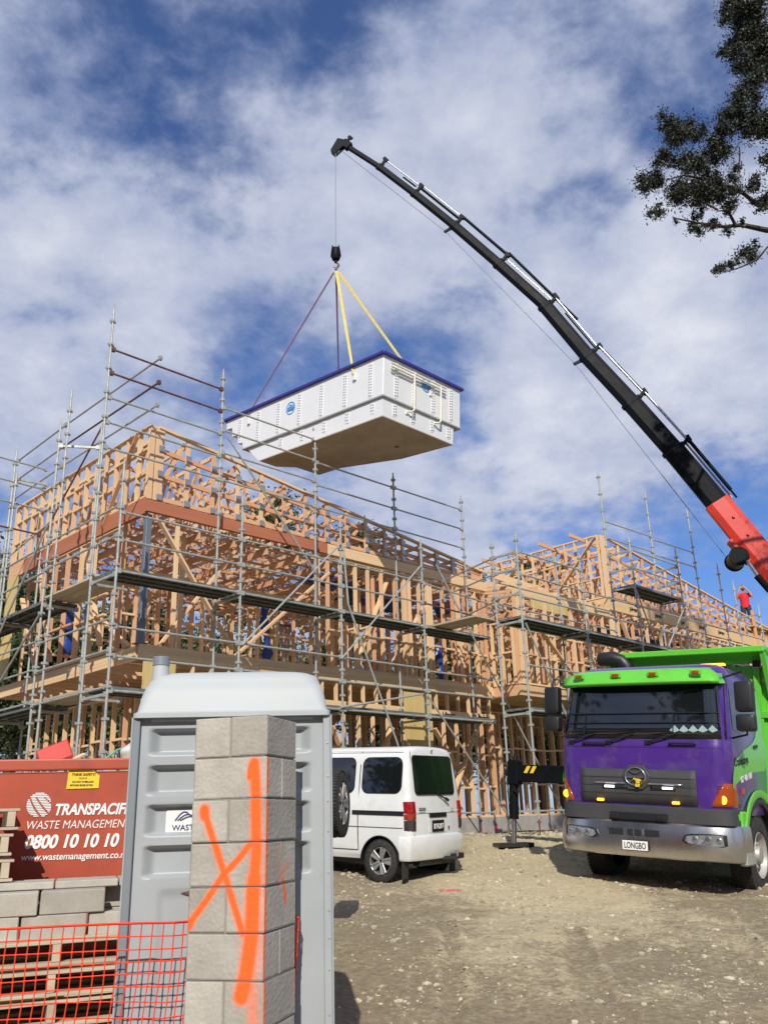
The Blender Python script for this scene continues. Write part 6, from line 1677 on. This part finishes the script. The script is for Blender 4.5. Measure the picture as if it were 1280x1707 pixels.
    for (a, b, d) in ((.150, .128, 0), (.128, .108, 0), (.128, .108, .018), (.139, .118, .026), (.150, .128, .018)): el.append([face_mat('y', .053) @ Vector((cx + a * math.cos(k * 6.2832 / n), cz + b * math.sin(k * 6.2832 / n), d)) for k in range(n)])
    MB().loft(el + [el[0]], caps=False).build('badge_ring', M['chrome'], root, smooth=60)
    hb = MB(); hb.bar((cx - .12, .04, cz - .012), (cx + .12, .04, cz - .012), .02, .016)
    for k in range(12):
        for s in (-1, 1):
            a0, a1 = -.085 + .17 * k / 12, -.085 + .17 * (k + 1) / 12; q = lambda a: s * (.042 + .04 * (a / .085) ** 2)
            hb.bar((cx + a0, .04, cz + q(a0)), (cx + a1, .04, cz + q(a1)), .012, .012)
    hb.build('badge', M['chrome'], root)
    # plain yellow ornament hung on the badge
    yb_ = MB().tube([(cx + .035, .03, cz - .085), (cx + .035, .02, cz - .035)], [.030, .034], 12)
    yb_.box((cx + .02, .02, cz - .115), (.022, .02, .04)); yb_.box((cx + .05, .02, cz - .115), (.022, .02, .04)); yb_.bar((cx - .02, .02, cz - .03), (cx + .09, .02, cz - .05), .015, .015)
    yb_.build('mascot', M['yellow'], root, smooth=50)
    # corner lamps
    for s in (-1, 1):
        mb = MB(); vs = []; fs = []; nn = 10
        prof_ = [(1.13, .95), (1.18, .965), (1.26, 1.01), (1.34, 1.06), (1.42, 1.11)]
        pts = []
        for z, xa in prof_:
            h, y, r_ = lev(z)
            row = []
            for k in range(nn + 1):
                f = k / nn; x = xa + (h - xa) * min(1, f / .75); row.append(Vector((s * (x + .008), fy(x, z, .014) + (0 if f < .75 else (f - .75) / .25 * .12 * (1.45 - z) / .3), z)))
            pts.append(row)
        mb.loft(pts, caps=False, close=False); o = mb.build('indicator_lamp', M['amber'], root, smooth=60); md = o.modifiers.new('s', 'SOLIDIFY'); md.thickness = .02
        MB().tube([(s * 1.09, fy(1.09, 1.21, .022), 1.215), (s * 1.085, fy(1.09, 1.21, .035), 1.215)], [.055, .045], 14).build('indicator_bulb', M['amber_lit'], root, smooth=60)
        for k in range(4): MB().bar((s * 1.04, fy(1.04, 1.3 + k * .03, .026), 1.30 + k * .03), (s * 1.17, fy(1.165, 1.3 + k * .03, .026), 1.31 + k * .03), .006, .006).build('lens_rib', M['amber'], root)
    # dark band and polished bumper
    def brg(z, h, y, r_, e=0, back=.7):
        pts = [(-h, back)]
        for k in range(9): a = R(180 + 90 * k / 8); pts.append((-h + r_ + r_ * math.cos(a), y + r_ * .55 + r_ * .55 * math.sin(a)))
        for k in range(9): a = R(270 + 90 * k / 8); pts.append((h - r_ + r_ * math.cos(a), y + r_ * .55 + r_ * .55 * math.sin(a)))
        pts += [(h, back), (h - .08, back), (h - .08, .4), (-h + .08, .4), (-h + .08, back)]
        return [Vector((x, yy, z)) for x, yy in pts]
    MB().loft([brg(.90, 1.19, .09, .35), brg(1.10, 1.18, .09, .35)]).build('bumper_band', M['grille'], root, smooth=30, bevel=.008)
    MB().bb((-.42, .055, .915), (.38, .12, 1.01)).build('number_recess', K_, root, bevel=.01)
    for x in (-.35, .30): MB().bb((x - .06, .03, .925), (x + .06, .1, .985)).build('tow_eye', K_, root, bevel=.012)
    bump = MB().loft([brg(.455, 1.22, .085, .62), brg(.475, 1.245, .05, .62), brg(.62, 1.265, .025, .62), brg(.80, 1.255, .045, .62), brg(.88, 1.245, .06, .62), brg(.90, 1.23, .085, .62)]).build('bumper', M['bumper'], root, smooth=28)
    MB().prism([(-1.22, .60), (-.66, .60), (-.66, .845), (-1.22, .845)], 0, .002, face_mat('y', .04)) 
    for x0, x1 in ((-.42, -.22), (-.165, .02), (.075, .275)):
        MB().bb((x0, .02, .72), (x1, .05, .80)).build('bumper_slot', M['ink'], root, bevel=.004)
    MB().bb((-.085, .012, .70), (-.06, .03, .80)).build('tow_pin', M['bumper'], root); MB().bb((.035, .015, .73), (.05, .03, .80)).build('tow_pin', M['bumper'], root)
    for s in (-1, 1):
        pts = [(.60, .765), (.70, .79), (1.02, .80), (1.10, .79), (1.11, .66), (1.05, .645), (.62, .665), (.57, .70)]
        def hy(x):   # bumper face depth
            h, y, r_ = 1.262, .028, .62; ax = abs(x)
            if ax <= h - r_: return y
            t = (ax - (h - r_)) / r_; return y + r_ * .55 * (1 - math.sqrt(max(0, 1 - t * t)))
        for nme, mt, sc, off in (('headlamp_surround', K_, 1.0, .010), ('headlamp', M['head_glass'], .86, .018)):
            q = [((x - .85) * sc + .85, (z - .72) * sc + .72) for x, z in pts]
            q = [(x, z) for x, z in q]
            MB().loft([[Vector((s * x, hy(x) - off, z)) for x, z in q], [Vector((s * x, hy(x) + .05, z)) for x, z in q]]).build(nme, mt, root)
        for x, rr in ((.74, .042), (.90, .050), (1.02, .034)): MB().tube([(s * x, hy(x) - .020, .725), (s * x, hy(x) - .024, .725)], [rr, rr * .8], 16).build('headlamp_reflector', M['chrome'], root, smooth=40)
        MB().bb((s * 1.16, .40, .42), (s * 1.26, .78, .60)).build('step', M['galv'], root, bevel=.02)
    pl = MB().box((-.055, .008, .595), (.37, .012, .135)).build('number_plate', K_, root, bevel=.006)
    MB().box((-.055, .001, .595), (.35, .004, .117)).build('plate_face', M['plate_white'], pl, bevel=.003)
    text('LONGBO', .108, M['ink'], pl, face_mat('y', -.0025) @ Matrix.Translation((-.055, .558, 0)), align='CENTER', bold=.0015, xs=.66)
    # sides of the cab
    hw = lambda z: lev(z)[0]
    def side(name, poly, mat, s, off=.005, th=.008, par=None):
        q = [Vector((s * (hw(z) + off), y, z)) for y, z in poly]; q2 = [Vector((s * (hw(z) + off - th), y, z)) for y, z in poly]
        return MB().loft([q, q2]).build(name, mat, par or root)
    for s in (-1, 1):
        side('side_window', [(.50, 2.66), (.42, 2.12), (.75, 2.08), (1.35, 2.20), (1.38, 2.68)], M['glass_dark'], s, .006)
        side('door_gap', [(.40, 1.2), (.412, 1.2), (.465, 2.75), (.453, 2.75)], M['ink'], s, .003); side('door_gap', [(1.5, 1.2), (1.512, 1.2), (1.512, 2.72), (1.5, 2.72)], M['ink'], s, .003)
        sw = []
        top = [(.24, 1.36), (.27, 1.50), (.36, 1.66), (.52, 1.77), (.80, 1.86), (1.10, 1.93), (1.42, 2.04), (1.68, 2.35), (1.80, 2.75)]
        low = [(1.93, 2.75), (1.93, 1.75), (1.80, 1.62), (1.4, 1.60), (1.0, 1.57), (.72, 1.52), (.46, 1.44)]
        mb = MB(); A_ = [np.array(p) for p in top]; n_ = 12
        # strip between top curve and low curve
        tt = np.linspace(0, 1, 18); tx = [np.interp(t * (len(top) - 1), range(len(top)), [p[0] for p in top]) for t in tt]; tz = [np.interp(t * (len(top) - 1), range(len(top)), [p[1] for p in top]) for t in tt]
        lw = low[::-1] ; lw = [(.24, 1.36)] + lw; lx = [np.interp(t * (len(lw) - 1), range(len(lw)), [p[0] for p in lw]) for t in tt]; lz = [np.interp(t * (len(lw) - 1), range(len(lw)), [p[1] for p in lw]) for t in tt]
        r1 = [Vector((s * (hw(z) + .0035), y, z)) for y, z in zip(tx, tz)]; r3 = [Vector((s * (hw(z) + .0035), y, z)) for y, z in zip(lx, lz)]
        r2 = [Vector((s * (hw((a.z + b.z) / 2) + .0035), (a.y + b.y) / 2, (a.z + b.z) / 2)) for a, b in zip(r1, r3)]
        mb.loft([r1, r2, r3], caps=False, close=False); mb.build('green_swoosh', G_, root, fix=True)
        side('side_lamp', [(.60, 1.30), (.72, 1.30), (.72, 1.37), (.60, 1.37)], M['amber'], s, .02, .02)
        side('door_handle', [(1.28, 1.90), (1.46, 1.93), (1.46, 1.97), (1.28, 1.94)], K_, s, .02, .02)
        # mirrors on a tubular arm
        ox = s * 1.42 if s > 0 else s * 1.34
        MB().tube([(s * 1.12, .42, 2.80), (ox, .28, 2.86), (ox, .26, 2.72)], .014, 8).build('mirror_arm', K_, root, smooth=50); MB().tube([(s * 1.18, .40, 2.0), (ox, .27, 2.04), (ox, .26, 2.12)], .014, 8).build('mirror_arm', K_, root, smooth=50)
        def mir(z0, z1, hw_, nme):
            pr = rect_round(hw_, (z1 - z0) / 2, .04, 4); MB().loft([[Vector((ox + a * k, .26 + d, (z0 + z1) / 2 + b * k)) for a, b in pr] for k, d in ((.75, -.07), (.95, -.055), (1.0, -.01), (1.0, .06))]).build(nme, K_, root, smooth=40)
        mir(2.33, 2.73, .115, 'main_mirror'); mir(2.08, 2.30, .12, 'wide_mirror')
    tm = lambda y, z: Matrix.Translation((1.0, 0, 0)) and face_mat('x+', hw(z) + .006) @ Matrix.Translation((y, z, 0))
    text('Cranelonga', .155, M['ink'], root, tm(.36, 1.64) @ Matrix.Rotation(R(6), 4, 'Z'), bold=.003, xs=.9); text('027 480 1001', .105, M['white_ink'], root, tm(.60, 1.44) @ Matrix.Rotation(R(8), 4, 'Z'), bold=.002, xs=.95)
    # mudguard, chassis, wheels
    for s in (-1, 1):
        n_ = 18; cy, cz_, = 1.38, .56
        rg = []
        for xx, rr in ((s * .92, .62), (s * 1.20, .62), (s * 1.215, .66), (s * 1.20, .70)): rg.append([Vector((xx, cy + rr * 1.05 * math.cos(math.pi * k / n_), cz_ + rr * math.sin(math.pi * k / n_) * .98)) for k in range(n_ + 1)])
        MB().loft(rg, caps=False, close=False).build('wheel_arch', K_, root, smooth=50)
        rg = [[Vector((s * x_, cy + r_ * 1.05 * math.cos(math.pi * k / n_ * .98), cz_ + r_ * math.sin(math.pi * k / n_ * .98))) for k in range(n_ + 1)] for x_, r_ in ((1.218, .70), (1.228, .72), (1.225, .80), (1.20, .80))]
        MB().loft(rg, caps=False, close=False).build('arch_trim', G_, root, smooth=50)
        MB().bb((s * 1.12, .50, .62), (s * 1.21, .74, 1.08)).build('step_panel', G_, root, bevel=.02); MB().bb((s * 1.02, .42, .95), (s * 1.19, .62, 1.06)).build('step_panel', G_, root, bevel=.02)
        for k, y in enumerate((1.38, 5.4, 6.75)): wheel(root, s * (1.02 if k == 0 else .98), y, .51, .51, .30 if k == 0 else .5, s, 'steel')
        MB().bb((s * .38, .35, .62), (s * .46, 8.4, .88)).build('chassis_rail', K_, root)
    MB().bb((-.9, .45, .55), (.9, 1.9, 1.02)).build('engine', K_, root, bevel=.03)
    for y in (1.38, 5.4, 6.75): MB().tube([(-1, y, .51), (1, y, .51)], .09, 10).build('axle', K_, root)
    # intake snorkel behind the cab
    MB().tube([(-.90, 2.08, 1.2), (-.90, 2.08, 3.05), (-.90, 2.08, 3.22), (-.98, 2.08, 3.32), (-1.12, 2.06, 3.37), (-1.34, 2.03, 3.36), (-1.36, 2.03, 3.36)], [.10, .10, .12, .125, .12, .115, .10], 14).build('air_intake', K_, root, smooth=50)
    # tipper body
    G2 = G_
    MB().bb((-1.25, 2.42, 1.15), (1.25, 2.48, 3.20)).build('front_board', G2, root)
    MB().loft([[Vector((-1.27, 2.02, 3.36)), Vector((1.27, 2.02, 3.36)), Vector((1.27, 2.50, 3.24)), Vector((-1.27, 2.50, 3.24))], [Vector((-1.27, 2.02, 3.45)), Vector((1.27, 2.02, 3.45)), Vector((1.27, 2.50, 3.45)), Vector((-1.27, 2.50, 3.45))]]).build('cab_guard', G2, root, bevel=.01)
    for s in (-1, 1):
        MB().bb((s * 1.22, 2.45, 1.15), (s * 1.27, 8.3, 3.40)).build('side_board', G2, root)
        MB().loft([[Vector((s * 1.20, 2.04, 3.37)), Vector((s * 1.27, 2.04, 3.37)), Vector((s * 1.27, 2.46, 2.5)), Vector((s * 1.20, 2.46, 2.5))], [Vector((s * 1.20, 2.10, 3.40)), Vector((s * 1.27, 2.10, 3.40)), Vector((s * 1.27, 2.50, 3.40)), Vector((s * 1.20, 2.50, 3.40))]]).build('guard_gusset', G2, root)
        for y in (2.6, 3.6, 4.6, 5.6, 6.6, 7.6): MB().bb((s * 1.27, y, 1.15), (s * 1.35, y + .12, 3.36)).build('side_rib', G2, root, bevel=.008)
        MB().bb((s * 1.24, 2.42, 3.36), (s * 1.38, 8.32, 3.46)).build('top_rail', G2, root, bevel=.01)
        MB().bb((s * 1.27, 2.45, 1.12), (s * 1.36, 8.3, 1.24)).build('bottom_rail', G2, root, bevel=.01)
    for x in (-.8, -.2, .4, 1.0): MB().bb((x, 2.36, 1.2), (x + .10, 2.42, 3.2)).build('front_rib', G2, root, bevel=.006)
    MB().bb((-1.25, 2.35, 2.40), (1.25, 2.42, 2.50)).build('front_rail', G2, root, bevel=.006)
    MB().bb((-1.25, 2.5, 1.12), (1.25, 8.3, 1.2)).build('body_floor', G2, root); MB().bb((-1.25, 8.24, 1.15), (1.25, 8.3, 3.3)).build('tailboard', G2, root)
    MB().box((1.07, 2.34, 3.22), (.11, .04, .11)).build('peep_window', M['ink'], root); MB().box((1.07, 2.345, 3.22), (.13, .02, .13)).build('peep_frame', M['plate_white'], root)
    # outrigger with its jack and pad
    MB().bb((-3.30, 2.70, 1.34), (-.4, 2.92, 1.64)).build('outrigger_beam', M['dark_metal'], root, bevel=.012)
    st = MB()
    for k in range(2): st.prism([(-3.17 + k * .12, 1.50), (-3.10 + k * .12, 1.50), (-3.03 + k * .12, 1.62), (-3.10 + k * .12, 1.62)], 0, .003, face_mat('y', 2.698))
    st.build('hazard_stripe', M['yellow'], root)
    jk = MB().tube([(-3.43, 2.8, .70), (-3.43, 2.8, 1.72)], .085, 14).build('jack_tube', M['dark_metal'], root, smooth=50)
    MB().bb((-3.53, 2.70, 1.28), (-3.30, 2.92, 1.72)).build('jack_housing', M['dark_metal'], root, bevel=.03)
    for (x, z) in ((-3.48, 1.80), (-3.38, 1.84), (-3.42, 1.22), (-3.33, 1.76)): MB().tube([(x, 2.70, z - .12), (x + .05, 2.66, z), (x + .12, 2.70, z - .06)], .014, 6).build('hydraulic_hose', K_, root, smooth=60)
    MB().tube([(-3.43, 2.8, .05), (-3.43, 2.8, .75)], .042, 14).build('jack_rod', M['chrome'], root, smooth=50)
    MB().tube([(-3.43, 2.8, .035), (-3.43, 2.8, .09)], [.12, .07], 16).build('jack_foot', M['dark_metal'], root)
    pad = root.matrix_world @ Vector((-3.43, 2.8, 0)); 
    tag(MB().box((0, 0, 0), (.62, .55, .07), Matrix.Rotation(R(8), 3, 'Z')).build('jack_pad', M['black'], bevel=.008, loc=(pad.x, pad.y, gz(pad.x, pad.y) + .04)), 'thick black square plastic pad under the outrigger jack', 'jack pad')
    return root
TR = truck()

# ------------------------------------------------------------------ knuckle boom crane
JOINTS = [(8.255, 18.605, 6.93), (7.568, 18.711, 8.183), (6.786, 18.829, 9.587), (5.993, 18.947, 10.909), (5.111, 19.076, 12.291), (4.231, 19.207, 13.835), (3.156, 19.359, 15.246), (2.078, 19.513, 16.613), (1.064, 19.657, 17.813), (0.132, 19.79, 18.86), (-0.839, 19.93, 19.801)]
def crane():
    col = TR.matrix_world @ Vector((.35, 9.3, 1.0))
    root = empty('crane', col, 'long black telescopic crane boom with a red base section, reaching up over the house frames', 'crane')
    # joints of the boom from the root out: the long boom droops a little towards its tip
    J = [Vector(p) for p in JOINTS]
    dirs = [(b - a).normalized() for a, b in zip(J, J[1:])]; lens = [(b - a).length for a, b in zip(J, J[1:])]
    cum = [0.0]
    for l in lens: cum.append(cum[-1] + l)
    Lt = cum[-1]
    frames = []
    for d in dirs:
        sx = d.cross(ZZ).normalized(); t_ = sx.cross(d).normalized()
        frames.append((d, sx, t_ if t_.z > 0 else -t_))
    low = J[0]; tip = J[-1]
    cur = [0]
    def fr(s):
        k = 0
        while k < len(dirs) - 1 and s > cum[k + 1]: k += 1
        return k
    def P(s, a=0, b=0, k=None):
        if k is None: k = fr(s)
        d, sx_, t_ = frames[k]
        return J[k] + d * (s - cum[k]) + sx_ * a + t_ * b - col
    d, sx, tx = frames[0]
    dims = [(.25, .58), (.24, .50), (.22, .45), (.20, .40), (.18, .35), (.16, .285), (.145, .25), (.125, .215), (.11, .185), (.09, .15)]
    from_px = [(cum[k] - (2.6 if k == 0 else .12), cum[k + 1], *dims[k], 'boom_red' if k == 0 else 'dark_metal') for k in range(len(dirs))]
    T = Lt + .1
    for i, (a, b, w, h, m) in enumerate(from_px):
        b_ = min(b, T - .1)
        hex_ = [(-w / 2, h * .28), (-w / 2 * .8, h * .5), (w / 2 * .8, h * .5), (w / 2, h * .28), (w / 2, -h * .25), (w / 2 * .45, -h * .5), (-w / 2 * .45, -h * .5), (-w / 2, -h * .25)]
        MB().loft([[P(a, x, y, i) for x, y in hex_], [P(b_, x, y, i) for x, y in hex_]]).build('boom_section', M[m], root, bevel=.008)
        if i: 
            c = b_
            hx = [(x * 1.10, y * 1.09) for x, y in hex_]
            MB().loft([[P(c - .10, x, y) for x, y in hx], [P(c, x, y) for x, y in hx]]).build('collar', M['dark_metal'], root, bevel=.006)
            MB().bb((-.0, 0, 0), (.001, .001, .001))
            k = MB(); k.bar(P(c - .07, 0, h * .5), P(c - .0, 0, h * .5 + .21), w * .6, .08, d); k.bar(P(c - .1, 0, h * .5 + .20), P(c + .06, 0, h * .5 + .22), w * .55, .09, tx); k.build('cylinder_bracket', M['dark_metal'], root, bevel=.01)
            if i in (3, 6): MB().bar(P(c - .06, 0, -h * .5), P(c - .03, 0, -(.40 if i == 3 else .32)), .05, .08, d).build('rope_guide', M['dark_metal'], root, bevel=.01)
    # extension cylinders: black barrels and bright rods above the boom
    def cyl(a, b, off, r_, m, x=0): MB().tube([P(a, x, off * 1.22), P(b, x, off * 1.22)], r_ * 1.12, 10).build('extension_cylinder' if m != 'chrome' else 'cylinder_rod', M[m], root, smooth=50)
    c = cum
    cyl(c[2], c[3], .34, .03, 'chrome', -.03); c = cum[:2] + cum[3:]
    cyl(cum[1] + .05, cum[2], .35, .040, 'dark_metal', -.05); cyl(cum[1] - .1, cum[2], .31, .024, 'chrome', .08); cyl(cum[1] - .15, cum[2] - .2, .38, .022, 'dark_metal', .06)
    cyl(c[2], c[3], .31, .027, 'chrome', -.03); cyl(c[2] + .1, c[3] - .2, .35, .03, 'dark_metal', .05)
    cyl(c[3], c[4], .28, .027, 'chrome', -.02); cyl(c[3] + .02, c[4] - .5, .25, .018, 'dark_metal', .05)
    cyl(c[4] - .85, c[5], .34, .034, 'dark_metal', 0); cyl(c[4], c[5], .22, .014, 'chrome', .05)
    cyl(c[5], c[6], .29, .036, 'dark_metal', 0)
    cyl(c[6], c[7] - .05, .20, .032, 'dark_metal', 0); cyl(c[6], c[7], .27, .017, 'chrome', 0)
    cyl(c[7], c[8], .23, .017, 'chrome', 0); cyl(c[7] + .1, c[7] + .6, .17, .022, 'dark_metal', .03)
    # red base details
    for s_ in (cum[1] - .5, cum[1] - 1.0): MB().cyl(P(s_, -.17, .05), P(s_, .17, .05), .035, 12).build('pin', M['boom_red'], root)
    MB().bar(P(-.2, .14, .27), P(cum[1] - .05, .14, .25), .02, .03, sx).build('cable_tray', M['porta_roof'], root)
    # winch and its drum under the base
    MB().bar(P(-.1, 0, -.30), P(.55, 0, -.34), .26, .10, tx).build('winch_bracket', M['boom_red'], root, bevel=.02)
    MB().tube([P(.12, -.24, -.46), P(.12, .24, -.46)], .19, 22).build('winch_drum', M['black'], root, smooth=40, bevel=.02)
    for e in (-.26, .26): MB().tube([P(.12, e - .015, -.46), P(.12, e + .015, -.46)], .215, 22).build('drum_flange', M['dark_metal'], root, smooth=40)
    MB().tube([P(.3, 0, -.62), P(cum[4] - .03, 0, -.36), P(cum[7] - .03, 0, -.28), P(Lt - .1, 0, -.20)], .009, 6).build('hoist_cable', M['cable'], root)
    # head sheave
    MB().bar(P(Lt - .25, 0, .02), P(Lt + .05, 0, .04), .16, .24, tx).build('boom_head', M['dark_metal'], root, bevel=.02)
    for e in (-.075, .075): MB().loft([[P(Lt + .0, e - .01, .10), P(Lt + .22, e - .01, .02), P(Lt + .10, e - .01, -.40), P(Lt - .08, e - .01, -.44), P(Lt - .10, e - .01, -.1)], [P(Lt + .0, e + .01, .10), P(Lt + .22, e + .01, .02), P(Lt + .10, e + .01, -.40), P(Lt - .08, e + .01, -.44), P(Lt - .10, e + .01, -.1)]]).build('head_plate', M['dark_metal'], root)
    MB().tube([P(Lt + .02, -.05, -.30), P(Lt + .02, .05, -.30)], .14, 18).build('sheave', M['cable'], root, smooth=40)
    # knuckle, main arm, rams and column beyond the frame
    kn = P(-2.6, 0, 0); cb = Vector((0, 0, 0)); ct = Vector((0, 0, 2.4)); 
    kk = kn + Vector((.25, 0, -.35))
    MB().tube([Vector((8.05, 18.4, 6.35)) - col, Vector((8.86, 18.4, 5.13)) - col], .07, 12).build('boom_ram', M['dark_metal'], root, smooth=50)
    MB().tube([Vector((7.90, 18.4, 6.70)) - col, Vector((8.1, 18.4, 6.30)) - col], .042, 12).build('ram_rod', M['chrome'], root, smooth=50)
    MB().box(kk, (.5, .42, .7)).build('knuckle', M['boom_red'], root, bevel=.05)
    MB().bar(ct, kk, .34, .42).build('main_arm', M['boom_red'], root, bevel=.02)
    MB().tube([cb + Vector((0, 0, -.4)), ct], [.36, .24], 16).build('column', M['dark_metal'], root, smooth=40)
    MB().tube([Vector((.25, 0, .6)), ct * .35 + kk * .65 + Vector((.1, 0, -.3))], .09, 12).build('main_ram', M['dark_metal'], root, smooth=50)
    MB().box((0, 0, -.35), (1.8, 1.0, .35)).build('crane_base', M['dark_metal'], root, bevel=.03)
crane()
